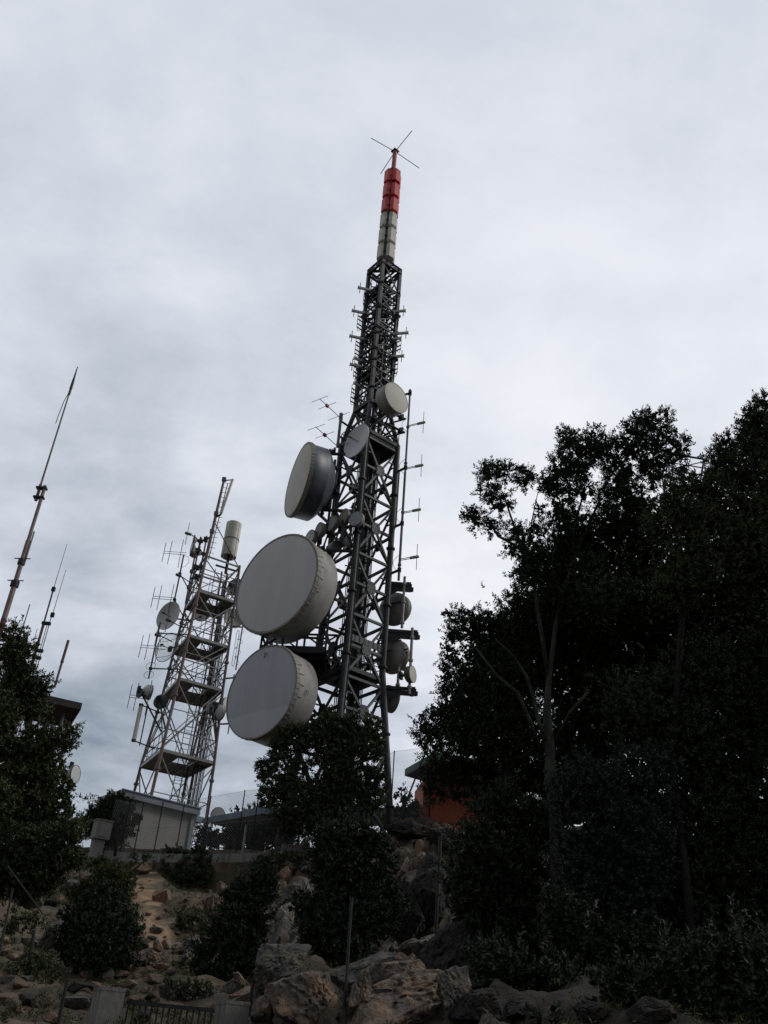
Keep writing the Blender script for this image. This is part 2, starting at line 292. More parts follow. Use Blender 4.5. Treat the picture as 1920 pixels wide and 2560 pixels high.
# ------------------------------------------------------------------ main lattice tower
TC = A((-1.1, 42., 0)); TB = 10.2
def corner(i, h, z, rot=-7):           # 0 front, 1 right, 2 back, 3 left
    a = radians(-90+90*i+rot); return A((TC[0]+h*cos(a), TC[1]+h*sin(a), z))
LOWZ = [31.9, 18.3, TB]
def hd(z):
    if z > 34.4: return 1.0
    if z > 31.9: return 1.6-.6*(z-31.9)/2.5
    if z > 18.3: return 1.6
    return 1.6+.115*(18.3-z)
def main_tower():
    t = thing('lattice_tower', 'tall dark steel lattice tower in the middle carrying the big drum antennas', 'tower', (TC[0], TC[1], TB))
    for i in range(4):
        m = MB(); m.tube(corner(i, hd(TB), TB), corner(i, 1.6, 18.3), .165, 12); m.tube(corner(i, 1.6, 18.3), corner(i, 1.6, 31.95), .16, 12)
        z = 12.
        while z < 31.9:
            c = corner(i, hd(z), z); m.tube(c-A((0, 0, .04)), c+A((0, 0, .04)), .235, 12); z += 3.32
        # ladder rungs / rail welded beside the leg
        e = nrm(corner(i, 1.6, 0)-A((TC[0], TC[1], 0))); s_ = A((-e[1], e[0], 0))*.2
        m.beam(corner(i, hd(TB), TB)+s_, corner(i, 1.6, 18.3)+s_, .05); m.beam(corner(i, 1.6, 18.3)+s_, corner(i, 1.6, 31.7)+s_, .05)
        m.build('leg', 'tower_steel', t)
        m = MB(); m.tube(corner(i, 1.6, 31.9), corner(i, 1., 34.4), .13, 10); m.beam(corner(i, 1., 34.4), corner(i, 1., 45.9), .2, .2, up=corner(i, 1, 0)-corner((i+1) % 4, 1, 0))
        for z in np.arange(35.4, 45.5, 2.1): m.box(corner(i, 1., z), .15, .15, .05, ax=corner(i, 1, 0)-TC)
        m.build('upper_leg', 'tower_steel', t)
    bz = [31.5, 27.75, 24.2, 20.8, 17.55, 14.4, TB+.2]
    for i in range(4):
        j = (i+1) % 4; m = MB(); up = corner(i, 1, 0)-corner(j, 1, 0); up = A((-up[1], up[0], 0))
        g = []
        for k in range(len(bz)-1):
            zt, zb = bz[k], bz[k+1]; zm = (zt+zb)/2; a, b = corner(i, hd(zt), zt), corner(j, hd(zt), zt); c, d = corner(i, hd(zb), zb), corner(j, hd(zb), zb)
            e, f = corner(i, hd(zm), zm), corner(j, hd(zm), zm); o = (e+f)/2
            for q in (a, b, c, d): m.beam(q, o, .11, .09, up=up)
            m.beam(e, f, .13, .12, up=up); m.beam(a, b, .13, .12, up=up); g.append((o, nrm(f-e)))
            m.beam((a+e)/2, (a+o)/2, .06, .06, up=up); m.beam((b+f)/2, (b+o)/2, .06, .06, up=up)
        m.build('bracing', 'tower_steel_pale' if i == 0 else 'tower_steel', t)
        n = nrm(up)
        if np.dot(n, (corner(i, 1, 0)+corner(j, 1, 0))/2-TC) < 0: n = -n
        for o, x in g:
            m = MB(); z = A((0, 0, 1)); pl = [o+n*.07+x*a+z*b for a, b in ((-.15, -.36), (.15, -.36), (.27, -.16), (.27, .16), (.15, .36), (-.15, .36), (-.27, .16), (-.27, -.16))]
            m.prism(pl, n*.03)
            for a, b in ((-.1, -.25), (.1, -.25), (-.2, 0), (.2, 0), (-.1, .25), (.1, .25)): m.tube(o+n*.09+x*a+z*b, o+n*.13+x*a+z*b, .025, 6)
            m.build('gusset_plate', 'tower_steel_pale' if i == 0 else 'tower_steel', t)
    # transition cone and its frames
    m = MB()
    for i in range(4):
        j = (i+1) % 4
        m.beam(corner(i, 1.6, 31.9), corner(j, 1.6, 31.9), .2, .22); m.beam(corner(i, 1.03, 34.4), corner(j, 1.03, 34.4), .22, .24)
        m.beam(corner(i, 1.6, 31.9), corner(j, 1., 34.3), .08); m.beam(corner(j, 1.6, 31.9), corner(i, 1., 34.3), .08)
        m.beam(corner(i, 1.3, 33.1), corner(j, 1.3, 33.1), .08)
    m.build('transition_frame', 'tower_steel', t)
    zs = list(np.arange(34.4, 44.9, 1.05))+[45.7]
    for i in range(4):
        j = (i+1) % 4; m = MB(); up = corner(i, 1, 0)-corner(j, 1, 0); up = A((-up[1], up[0], 0))
        for k in range(len(zs)-1):
            a, b, c, d = corner(i, 1, zs[k]), corner(j, 1, zs[k]), corner(i, 1, zs[k+1]), corner(j, 1, zs[k+1])
            m.beam(a, b, .09 if k % 2 == 0 else .06, .09, up=up)
            if k % 2: m.beam(b, c, .065, .06, up=up); m.beam(a, (c+d)/2, .04, .04, up=up)
            else: m.beam(a, d, .065, .06, up=up); m.beam(b, (c+d)/2, .04, .04, up=up)
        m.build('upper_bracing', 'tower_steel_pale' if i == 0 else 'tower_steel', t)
    m = MB()
    for k in range(14):
        a = radians(25.7*k+8); rr = .55+.22*(k % 3); z1 = 44.6-(k*5 % 7)*.9; x, y = TC[0]+rr*cos(a), TC[1]+rr*sin(a); m.tube((x, y, 34.), (x, y, z1), .022+.012*(k % 2), 5)
    m.build('feeder_pipes', 'cable', t)
    for k, z in enumerate((43.6, 41.9, 40.1, 38.4, 36.9)):
        m = MB(); h = 1.12+.12*(k in (1, 2, 3))
        for i in range(4): m.beam(corner(i, h, z), corner((i+1) % 4, h, z), .07, .09)
        for q in (.3, .7):
            a, b = corner(0, .95, z)*(1-q)+corner(1, .95, z)*q, corner(3, .95, z)*(1-q)+corner(2, .95, z)*q; m.beam(a, b, .07, .1)
            a, b = corner(0, .95, z+.05)*(1-q)+corner(3, .95, z+.05)*q, corner(1, .95, z+.05)*(1-q)+corner(2, .95, z+.05)*q; m.beam(a, b, .07, .1)
        if k % 2 == 0: m.prism([corner(i, .9, z+.1) for i in (0, 3, 2)], (0, 0, .03))
        for (x, y) in ((.95, -.25), (-.9, .1), (.4, -.9), (-.5, -.8)): m.box((TC[0]+x*.8, TC[1]+y*.8, z-.35), .09, .07, .16)
        m.build('rest_frame', 'dark_steel', t)
    # top frame: deep plates with round holes
    for i in range(4):
        j = (i+1) % 4; m = MB(); a, b = corner(i, 1.1, 45.75), corner(j, 1.1, 45.75); x = nrm(b-a); L = np.linalg.norm(b-a)
        n = nrm(A((x[1], -x[0], 0))); N = 48; cz = 45.75; hw = .2; vs = []; fs = []
        xs = [0, .1*L, .26*L, .42*L, .58*L, .74*L, .9*L, L]
        for k in range(7):
            x0, x1 = xs[k], xs[k+1]; hole = k in (1, 3, 5)
            if not hole: m.beam(a+x*x0, a+x*x1, .05, 2*hw, up=(0, 0, 1)); continue
            c = a+x*(x0+x1)/2; w = (x1-x0)/2; r = min(w, hw)*.72
            for s0 in (-1, 1):
                ring = []; out = []
                for q in range(17):
                    th = pi*2*q/16; ring.append(c+n*s0*.025+x*r*cos(th)+A((0, 0, r*sin(th))))
                    sc = 1/max(abs(cos(th)), abs(sin(th))); out.append(c+n*s0*.025+x*w*cos(th)*sc+A((0, 0, hw*sin(th)*sc)))
                m.add(ring+out, [(q, q+1, q+18, q+17) for q in range(16)])
        m.beam(a+A((0, 0, hw)), b+A((0, 0, hw)), .14, .03); m.beam(a-A((0, 0, hw)), b-A((0, 0, hw)), .14, .03)
        m.build('top_plate', 'dark_steel', t)
    m = MB()
    for i in range(2): m.beam(corner(i, 1.1, 45.9), corner(i+2, 1.1, 45.9), .14)
    for k in (-.35, 0, .35): m.beam((corner(0, 1.05, 45.95)+(corner(1, 1.05, 45.95)-corner(0, 1.05, 45.95))*(.5+k)), corner(3, 1.05, 45.95)+(corner(2, 1.05, 45.95)-corner(3, 1.05, 45.95))*(.5+k), .1)
    m.build('top_frame', 'dark_steel', t)
    # inner ladder, cable trays
    m = MB(); c = TC+A((.25, .1, 0))
    for s_ in (-.2, .2): m.beam(c+A((s_, 0, TB)), c+A((s_, 0, 45.6)), .05)
    z = TB
    while z < 45.5: m.tube(c+A((-.2, 0, z)), c+A((.2, 0, z)), .015, 5); z += .3
    for z in np.arange(TB+2, 45, 1.1):
        pts = [c+A((.38*sin(a), -.05-.36*(1-cos(a)) if 0 else -.36+.36*cos(a), z)) for a in np.linspace(-pi*.85, pi*.85, 11)]
        m.path(pts, .012, 4)
    m.build('ladder', 'dark_steel', t)
    m = MB()
    for k in range(9):
        x = -.65+.09*k; m.tube((TC[0]+x, TC[1]+.45+.1*sin(k), TB), (TC[0]+x*.7, TC[1]+.35, 45.2-.7*(k % 4)), .028, 5)
    for k in range(5): m.tube((TC[0]+.45+.07*k, TC[1]-.25, TB), (TC[0]+.35+.06*k, TC[1]-.3, 44-1.8*k), .025, 5)
    for z in np.arange(TB+1, 45, 1.2): m.beam((TC[0]-.75, TC[1]+.38, z), (TC[0]+.12, TC[1]+.38, z), .05)
    m.build('cable_run', 'cable', t)
    # inner column seen behind the front leg
    m = MB()
    for q in ((-.42, .55), (.5, .5)): m.beam(TC+A((*q, TB)), TC+A((q[0]*.75, q[1]*.75, 45.2)), .12, .12)
    for z in np.arange(TB+.8, 45, .8): m.beam(TC+A((-.42, .55, z)), TC+A((.5, .5, z+.4)), .04)
    m.build('inner_column', 'dark_steel', t)
    # platforms
    for z, h, r_ in ((31.75, 1.5, 1), (18.0, 1.5, 1), (15.2, 1.85, 0)):
        m = MB(); q = [corner(i, h, z) for i in range(4)]
        m.prism([q[0], q[1], q[2], q[3]], (0, 0, .06))
        for k in (.25, .5, .75): m.beam(q[0]+(q[1]-q[0])*k-A((0, 0, .06)), q[3]+(q[2]-q[3])*k-A((0, 0, .06)), .08, .1)
        pf = m.build('platform', 'dark_steel', t)
        if r_:
            m = MB()
            for i in range(4):
                a, b = corner(i, h+.14, z), corner((i+1) % 4, h+.14, z)
                for dz in (.55, 1.05): m.tube(a+A((0, 0, dz)), b+A((0, 0, dz)), .025, 5)
                for k in (0, .33, .66): m.tube(a+(b-a)*k, a+(b-a)*k+A((0, 0, 1.05)), .025, 5)
                m.beam(a, b, .03, .22)
            m.build('railing', 'tower_steel', pf)
    # side gallery between the two big drums
    m = MB(); n = nrm((-.93, .1, 0)); w = nrm((.1, .93, 0)); o = A((TC[0]-1.0, TC[1]-.2, 18.6))
    q = [o-w*1.7, o-w*1.7+n*3.1, o+w*1.7+n*3.1, o+w*1.7]
    m.prism(q, (0, 0, .07)); m.beam(q[0], q[1], .12, .3); m.beam(q[1], q[2], .12, .3); m.beam(q[2], q[3], .12, .3)
    for k in (.2, .4, .6, .8): m.beam(q[0]+(q[3]-q[0])*k-A((0, 0, .1)), q[1]+(q[2]-q[1])*k-A((0, 0, .1)), .1, .16)
    m.build('side_gallery', 'dark_steel', t)
    m = MB()
    for a, b in ((q[0], q[1]), (q[1], q[2]), (q[2], q[3])):
        for k in np.linspace(0, 1, 4): m.beam(a+(b-a)*k, a+(b-a)*k+A((0, 0, 2.3)), .1)
        for dz in (.6, 1.15, 2.3): m.beam(a+A((0, 0, dz)), b+A((0, 0, dz)), .09)
        m.beam(a, b+A((0, 0, 2.3)), .07); m.beam(b, a+A((0, 0, 2.3)), .07)
    for k in (q[1], (q[1]+q[2])/2, q[2]): m.beam(k, A((TC[0]-1.3, k[1], 15.6)), .13)
    m.build('gallery_frame', 'dark_steel', t)
    # blueish ladder-like plate band on the front face
    m = MB(); a, b = corner(0, 1.62, 19.55), corner(1, 1.62, 19.55); m.beam(a, b, .06, .34)
    for k in np.linspace(.06, .94, 8): m.beam(a+(b-a)*k-A((0, 0, .17)), a+(b-a)*k+A((0, 0, .17)), .09, .05)
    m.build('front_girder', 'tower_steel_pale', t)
    # outriggers for the right-hand antennas
    for (py, x0, x1, Y) in ((1462, 975, 1020, 42.3), (1582, 968, 1036, 42.3), (1724, 962, 1030, 42.3)):
        a, b = P(x0, py+3, Y), P(x1, py-1, Y); a[2] = b[2]; m = MB(); bk = A((.2, .7, 0))
        m.beam(a, b, .1, .16); m.beam(a+bk, b+bk, .1, .16); m.beam(b, b+bk, .12, .18); m.beam((a+b)/2, (a+b)/2+bk, .1, .15); m.beam(a, b+bk, .08)
        m.beam(b+A((0, 0, .1)), b-A((0, 0, .35)), .18); m.prism([a-A((0, 0, .1)), b-A((0, 0, .1)), a-A((0, 0, .7))], (0, .05, 0))
        for s_ in (0, .3, .8): m.box(b+bk*s_+A((.1, 0, 0)), .06, .1, .09)
        m.build('outrigger', 'dark_steel', t)
    for (x, y0, y1, x1, Y) in ((1012, 1442, 1570, 1008, 42.25), (1031, 1570, 1735, 1022, 42.2), (1001, 1600, 1726, 996, 42.6)):
        a = P(x, y0, Y); b = P(x1, y1, Y); b[0] = a[0]; b[1] = a[1]; m = MB(); m.tube(a, b, .075, 10)
        for k in (.15, .5, .9): c = a+(b-a)*k; m.tube(c-A((0, 0, .06)), c+A((0, 0, .06)), .12, 8)
        m.build('mount_pole', 'galvanised', t)
    # outrigger arms by the upper drum
    for (x0, y0, x1, y1, Y) in ((955, 1015, 1013, 1055, 40.8), (962, 1052, 1011, 1086, 40.8)):
        a, b = P(x0, y0, Y), P(x1, y1, Y+.8); a[2] = b[2] = (a[2]+b[2])/2; m = MB(); m.tube(a, b, .07, 8); d = nrm(b-a); c = b-d*.25
        m.box(c, .05, .16, .16, ax=d); m.box(c-d*.12, .03, .13, .13, ax=d); m.tube(b-d*.02, A((TC[0]+.5, TC[1]+.4, b[2])), .05, 8)
        m.build('outrigger', 'tower_steel', t)
    # leaning pipes by the left leg: antenna mounts
    m = MB()
    for (px, y0, px1, y1, Y) in ((853, 1040, 842, 1118, 40.9), (838, 1150, 822, 1330, 40.6), (812, 1225, 806, 1290, 40.8), (884, 1258, 878, 1345, 40.0), (858, 1300, 850, 1350, 40.2)):
        a = P(px, y0, Y); b = P(px1, y1, Y); b[:2] = a[:2]; m.tube(a, b, .07, 8)
        for k in (.1, .9): c = a+(b-a)*k; m.tube(c-A((0, 0, .05)), c+A((0, 0, .05)), .11, 8)
    m.build('mount_pole', 'tower_steel', t)
    m = MB()
    for z in (30.2, 26.6, 24.2): 
        a = corner(3, 1.6, z); b = a+A((-.9, -1.5, 0)); m.beam(a, b, .12); m.beam(corner(0, 1.6, z), b+A((.2, -.1, 0)), .12); m.beam(b+A((.7, -.45, 0)), b-A((.9, -.5, 0)), .14)
        for k in np.linspace(-.9, .7, 7): m.box(b+A((k, -.6*k, .06)), .05, .12, .1)
    for z0 in (24.2, 26.6): m.beam(corner(3, 1.6, z0)+A((-.9, -1.5, 0)), corner(3, 1.6, z0+2.4)+A((-.2, -.6, 0)), .08)
    m.build('left_outrigger', 'dark_steel', t)
    return t
main_tower()
# ------------------------------------------------------------------ red and white antenna mast on top
def panel_mast():
    z0 = 45.97; c = A((-1.1, 42., z0)); t = thing('antenna_mast', 'red and white mast of stacked panel antennas with crossed rods on the tower top', 'antenna mast', c)
    m = MB(); m.tube(c, c+A((0, 0, 10.6)), .13, 12); m.tube(c, c+A((0, 0, .08)), .4, 16)
    for i in range(4): m.beam(c+A((.35*cos(i*pi/2), .35*sin(i*pi/2), .05)), c+A((.1*cos(i*pi/2), .1*sin(i*pi/2), .9)), .06)
    m.build('pole', 'dark_steel', t)
    H = 1.46; zb = z0+.78
    for k in range(6):
        za = zb+k*H+.04*k
        for i in range(4):
            a = radians(-90+90*i-7+45); n = A((cos(a), sin(a), 0)); s_ = A((-n[1], n[0], 0)); r0 = .24
            prof = [(-.37, 0), (.37, 0), (.37, .2), (.21, .37), (-.21, .37), (-.37, .2)]
            m = MB(); lo = [c*[1, 1, 0]+n*(r0+b*.98)+s_*a_*.9+A((0, 0, za)) for a_, b in prof]
            m.prism(lo, (0, 0, H*.80))
            b_ = MB(); 
            m.prism([c*[1, 1, 0]+n*(r0+b*.35)+s_*a_*.5+A((0, 0, za+H*.80)) for a_, b in prof], (0, 0, H*.2))
            m.build('panel', 'panel_white' if k < 3 else 'panel_red', t)
    zt = z0+.78+6*(H+.04)
    m = MB(); m.tube((c[0], c[1], zt), (c[0], c[1], 57.95), .165, 14); m.build('mast_head', 'pink_red', t)
    m = MB(); m.box((c[0], c[1], 57.98), .22, .22, .04, ax=(cos(radians(-50)), sin(radians(-50)), 0)); m.build('head_plate', 'mast_red', t)
    m = MB(); f = A((c[0]-.10, c[1]-.58, 0))
    for dx in (-.05, .0, .05): m.tube(f+A((dx, 0, z0)), f+A((dx*.6, .15, zt-.1)), .026, 6)
    for z in np.arange(z0+.4, zt, .75): m.beam(f+A((-.1, .0, z)), f+A((.1, .0, z)), .05)
    m.build('cable_run', 'tower_steel', t)
    h = A((c[0], c[1], 57.95))
    for k, (x, y) in enumerate(((926.8, 346), (1030, 328), (1050.5, 423), (949.5, 438.5))):
        # rods of the crossed turnstile, level, four ways
        e = PZ(x, y, 57.9); d = nrm((e-h)*[1, 1, 0]); L = min(np.linalg.norm((e-h)[:2]), 2.2); m = MB(); m.tube(h+d*.1, h+d*L, .028, 6); m.build('rod', 'dark_steel', t)
    return t
panel_mast()
# ------------------------------------------------------------------ antennas
def drum(c, az, r, depth, label, mats=('radome', 'shroud', 'rim'), cone=.35, group=None, name='drum_antenna', mount=None, marks=False, n=56):
    c = A(c); d = A((sin(radians(az)), -cos(radians(az)), 0)); t = thing(name, label, 'dish antenna', c-d*depth, group); s = A((-d[1], d[0], 0))
    m = MB(); bul = .035*r; m.lathe(c, d, [(.0, r*.985)]+[(bul*(1-q*q)+.005, r*.985*q) for q in (.9, .75, .6, .45, .3, .15, 0)], n); m.build('radome', mats[0], t, True)
    m = MB(); m.lathe(c, -d, [(.04, r*.99), (depth, r*.985), (depth+.001, r*.96)], n); sh = m.build('shroud', mats[1], t, True)
    m = MB(); b = .055*r+.02; m.lathe(c, d, [(-b*1.6, r*.995), (-b*1.6, r*1.012), (.012, r*1.012), (.014, r*.97)], n)
    if r > 1.5:
        for k in range(60):
            a = 2*pi*k/60; u, w, _ = frame(d); q = u*cos(a)+w*sin(a); m.beam(c+q*r*1.012-d*b*(1.2+.5*(k*7 % 5 > 2)), c+q*r*1.012+d*.0, .028, .025)
    m.build('rim', mats[2], sh)
    m = MB(); bk = [(0, r*.985)]; D2 = cone*r
    for q in (.92, .8, .6, .4, .2): bk.append((D2*(1-q*q)/(1-.04), r*q))
    bk.append((D2*1.05, .12*r)); bk.append((D2*1.06, 0)); m.lathe(c-d*depth, -d, bk, n)
    if r > 1.5:
        for a in range(0, 360, 45):
            u, w, _ = frame(d); q = u*cos(radians(a))+w*sin(radians(a)); m.beam(c-d*(depth-.02)+q*r*.93, c-d*(depth+D2*1.05)+q*r*.15, .05, .14, up=d)
    m.build('reflector', mats[1], t, True)
    m = MB(); bc = c-d*(depth+D2)
    if r > 1.5:
        m.tube(bc+d*.1, bc-d*.35, r*.16, 16)
        for sz in (-1, 1): m.beam(bc+s*.5*r-A((0, 0, .4*r*sz)), bc-d*.3+A((0, 0, .05*r*sz)), .12); m.beam(bc-s*.5*r-A((0, 0, .4*r*sz)), bc-d*.3+A((0, 0, .05*r*sz)), .12)
        m.beam(bc-d*.35-A((0, 0, r*.6)), bc-d*.35+A((0, 0, r*.6)), .2)
    else:
        m.tube(bc+d*.05, bc-d*.18, .09*max(r, .8), 10); m.box(bc-d*.2, .06, .14, .18, ax=d)
    if mount is not None: m.beam(bc-d*(.25 if r > 1.5 else .15), A(mount), .18 if r > 1.5 else .07)
    m.build('mount', 'dark_steel', t)
    if marks:
        for a in marks:
            m = MB(); q = -s*0+A((0, 0, 1))*sin(radians(a))+s*cos(radians(a)); m.beam(c+q*r*1.0-d*.22, c+q*r*.995-d*.5, .022, .02); m.build('strap', 'rim', sh)
    return t
def bowl(c, az, r, label, m1='white_dish', depth=.22, feed=True, group=None, name='dish_antenna', mount=None, tilt=0, fm='dark_steel'):
    c = A(c); d = nrm((sin(radians(az)), -cos(radians(az)), tilt)); t = thing(name, label, 'dish antenna', c-d*r*depth, group)
    m = MB(); D = r*depth; pr = [(-D*(1-q*q), r*q) for q in (0, .15, .3, .45, .6, .75, .9, 1.)]
    m.lathe(c, d, pr, 40); m.lathe(c-d*.03, d, [(a-.012, b) for a, b in pr][::-1], 40); m.lathe(c-d*.02, d, [(-.02, r), (-.02, r*1.02), (.02, r*1.02), (.02, r)], 40); rf = m.build('reflector', m1, t, True)
    if feed:
        m = MB(); m.tube(c-d*D, c+d*r*.42, .022, 6); m.tube(c+d*r*.36, c+d*r*.55, .055*max(1, r), 10, .03)
        m.build('feed', fm, rf)
    m = MB(); b = c-d*(D+.02); m.tube(b, b-d*.22, .07, 8); m.box(b-d*.25, .07, .12, .16, ax=d)
    if mount is not None: m.beam(b-d*.2, A(mount), .07)
    m.build('mount', 'dark_steel', t); return t
L3 = corner(3, 1.6, 21.6)
drum((-4.95, 39.5, 21.64), -38, 2.60, 1.55, 'largest pale drum antenna, upper of the two huge ones on the left of the tower', ('radome', 'shroud', 'rim'), .3, 'huge drum antennas on the lattice tower', mount=corner(3, 1.6, 21.7), marks=(22, 8, -6, -20))
drum((-4.98, 39.8, 16.25), -40, 2.20, 1.45, 'huge bluish drum antenna hanging lowest beside the tower, small three-armed mark near its top', ('radome_blue', 'shroud', 'rim'), .3, 'huge drum antennas on the lattice tower', mount=corner(3, 1.8, 16.4), marks=(28, 14, 0, -14))
drum((-4.62, 40.0, 28.02), -68, 2.02, 1.05, 'large drum antenna seen side-on, highest on the left with a dark blue-grey side', ('radome_beige', 'shroud_dark', 'rim'), .42, 'huge drum antennas on the lattice tower', mount=corner(3, 1.6, 27.9))
drum((.23, 40.2, 34.12), 44, .93, .75, 'beige drum antenna facing right near the waist of the tower', ('radome_beige', 'shroud', 'shroud'), .25, mount=corner(0, 1.2, 34.2))
def onface(x, y, c, n, off): d = ray(x, y); c = A(c)+n*off; return CAM+d*(np.dot(c-CAM, n)/np.dot(d, n))
def drum_marks():
    up = [o for o in COL.objects if o.get('label', '').startswith('largest pale drum')][0]; lo = [o for o in COL.objects if o.get('label', '').startswith('huge bluish drum')][0]
    c = A((-4.98, 39.8, 16.25)); n = A((sin(radians(-40)), -cos(radians(-40)), 0)); r = 2.2*.985; u = A((-n[1], n[0], 0)); bul = .035*2.2
    m = MB(); K = 26; v = []; hs = np.linspace(-1.02, -r*.999, 12)
    for h in hs:
        L = sqrt(max(r*r-h*h, 0))
        for q in np.linspace(-L, L, K): v.append(c+u*q+A((0, 0, h))+n*(bul*(1-(q*q+h*h)/(r*r))+.014))
    m.add(v, [(i*K+j, i*K+j+1, (i+1)*K+j+1, (i+1)*K+j) for i in range(11) for j in range(K-1)]); o = m.build('radome_panel', 'radome_pale', lo, True); o['label'] = 'paler lower panel of the cover below a horizontal seam'
    p = onface(663, 1636, c, n, bul+.01); m = MB()
    for a in (20, 130, 255): e = u*cos(radians(a))+A((0, 0, sin(radians(a)))); m.beam(p, p+e*.17, .03, .02, up=n)
    m.build('mark', 'cable', lo)
    c1 = A((-4.95, 39.5, 21.64)); n1 = A((sin(radians(-38)), -cos(radians(-38)), 0)); p = onface(713, 1343, c1, n1, .02); m = MB(); m.beam(p, p+A((.03, -.02, .1)), .04, .02, up=n1); m.beam(p+A((.03, -.02, .1)), p+A((.08, -.05, .1)), .03, .02, up=n1); m.build('mark', 'feed_red', up)
    m = MB(); s_ = -A((-n[1], n[0], 0)); w = nrm(u*cos(radians(-2))+A((0, 0, sin(radians(-2))))); w = w if w[0] > 0 else -w; k = c+w*2.21-n*.75-A((0, 0, .1)); m.path([k-n*.07*cos(a)+A((0, 0, .09*sin(a))) for a in np.linspace(0, 5.6, 12)]+[k-A((0, 0, .2))-n*.0], .013, 4); m.build('mark', 'rim', lo)
drum_marks()
bowl((-1.78, 39.8, 30.65), -50, .98, 'open grey parabolic dish with a feed rod below the tower waist', 'white_dish', .16, True, mount=corner(0, 1.6, 30.6))
for k, (c, az, r, lb, dm) in enumerate((((-1.42, 39.8, 25.77), -30, .42, 'small blue-faced round drum nearest the front leg of the tower', 'radome_blue'), ((-2.07, 40.2, 26.08), -56, .44, 'small beige drum second from the front leg in the slanting row', 'radome_beige'),
        ((-2.69, 40.4, 25.74), -52, .43, 'small grey drum in the middle of the slanting row of five', 'radome'), ((-3.3, 40.6, 25.4), -60, .43, 'small narrow grey drum fourth from the front leg in the row', 'radome_blue'),
        ((-3.72, 40.8, 25.04), -52, .43, 'small grey drum at the far left end, half behind the largest drum', 'radome'))):
    drum(c, az, r, .22, lb, (dm, 'shroud', 'rim'), .5, 'row of small drum antennas on the left outrigger', mount=A(c)+A((.35, .55, -.5)), n=28)
for (x, y, Y, lb) in ((866, 1350, 41.2, 'little cup-shaped drum under the blue-faced small drum'), (843, 1364, 41.2, 'little cup-shaped drum lowest under the slanting row')):
    drum(P(x, y, Y), 35, .30, .4, lb, ('shroud_dark', 'shroud', 'rim'), .4, mount=P(x+10, y-6, Y+.5), n=24)
drum((1.03, 43.2, 22.41), 150, .87, .38, 'grey drum seen from behind, upper of those right of the tower', ('radome', 'shroud', 'rim'), .35, mount=(1.45, 42.3, 22.6), n=40)
drum((1.12, 43.2, 19.78), 140, .88, .5, 'grey drum seen from behind, lower of the pair right of the tower', ('radome', 'shroud', 'rim'), .35, mount=(1.7, 42.3, 19.9), n=40)
drum((1.98, 42., 18.48), 62, .42, .25, 'small cream-faced disc at the far right edge of the tower', ('radome_beige', 'shroud', 'shroud'), .45, mount=(1.75, 42.2, 18.5), n=28)
drum((1.15, 43.2, 17.55), 116, .66, .45, 'lowest drum right of the tower, half behind the right leg', ('radome', 'shroud', 'rim'), .35, mount=(1.3, 42.3, 17.6), n=32)
drum((1.62, 43.0, 19.6), 95, .55, .4, 'drum peeping out behind the lower pair member on the right', ('radome', 'shroud', 'rim'), .35, mount=(1.7, 42.4, 19.8), n=28)
def canister(a, b, r, boomto, rod, label, group, rodr=.02, cm='panel_white', name='dipole_antenna', boomr=.02, twin=True):
    a, b = A(a), A(b); t = thing(name, label, 'dipole antenna', boomto, group); d = nrm(b-a)
    m = MB(); m.lathe(a, d, [(0, 0), (0, r*.9), (np.linalg.norm(b-a)*.75, r), (np.linalg.norm(b-a)*.95, r*.8), (np.linalg.norm(b-a), 0)], 14); m.build('housing', cm, t, True)
    m = MB()
    for s_ in ((-.04, .04) if twin else (0,)): m.tube(A(boomto)+A((0, 0, s_)), a+A((0, 0, s_)), boomr, 6)
    m.build('boom', 'dark_steel', t)
    if rod is not None:
        c, L = rod
        for sg in (-1, 1): m = MB(); m.tube(c, A(c)+A((0, 0, sg*L/2)), rodr, 6); m.build('rod', 'galvanised', t)
    return t
# pole with four dipoles, right of the tower
def right_pole():
    x, y = 1.0, 41.5; zt, zb = 35.84, 23.3; t = thing('antenna_pole', 'long thin vertical pole held off the right side of the tower', 'pole', (x, y, zb))
    m = MB(); m.tube((x, y, zb), (x, y, 30), .07, 10); m.tube((x, y, 30), (x, y, zt), .06, 10)
    for z in (35.7, 33.1, 30.6, 27.4, 24.2): m.tube((x, y, z-.05), (x, y, z+.05), .1, 10)
    m.build('pole', 'old_paint', t)
    for z, h in ((35.55, .5), (30.3, .5), (26.7, .5), (23.9, .4)):
        m = MB(); m.beam((x, y, z), (TC[0]+1.0 if z > 34 else .55, 42.0, z), .1); m.box((x, y, z), .1, .12, .08); m.build('standoff', 'dark_steel', t)
    for k, z in enumerate((33.8, 30.9, 27.7, 24.8)):
        m = MB(); pts = [A((x-.05, y, z))+A((-.3*sin(q*pi), .05, -1.0*q)) for q in np.linspace(0, 1, 8)]; m.path(pts, .012, 5); m.build('cable', 'cable', t)
    m = MB(); m.tube((x-.32, y+.1, 30.2), (x-.32, y+.1, 26.5), .035, 8); m.path([(x-.32, y+.1, 26.5), (x-.5, y+.2, 26.), (x-.45, y+.3, 25.2)], .015, 5)
    m.build('cable', 'cable', t)
right_pole()
names4 = ('highest', 'second highest', 'third', 'lowest')
for k, (px, py) in enumerate(((1064, 1055), (1059, 1162), (1053, 1273), (1048, 1391))):
    b = P(px, py, 41.0); hd_ = nrm(A((.93, -.36, 0))); tip = b; base = A((1.0, 41.5, b[2]))
    hd_ = nrm(tip-base); canister(tip-hd_*.5, tip, .085, base, (tip-hd_*.13, 1.5), names4[k]+' of the four white dipoles on the pole right of the tower', 'dipoles on the pole right of the tower')
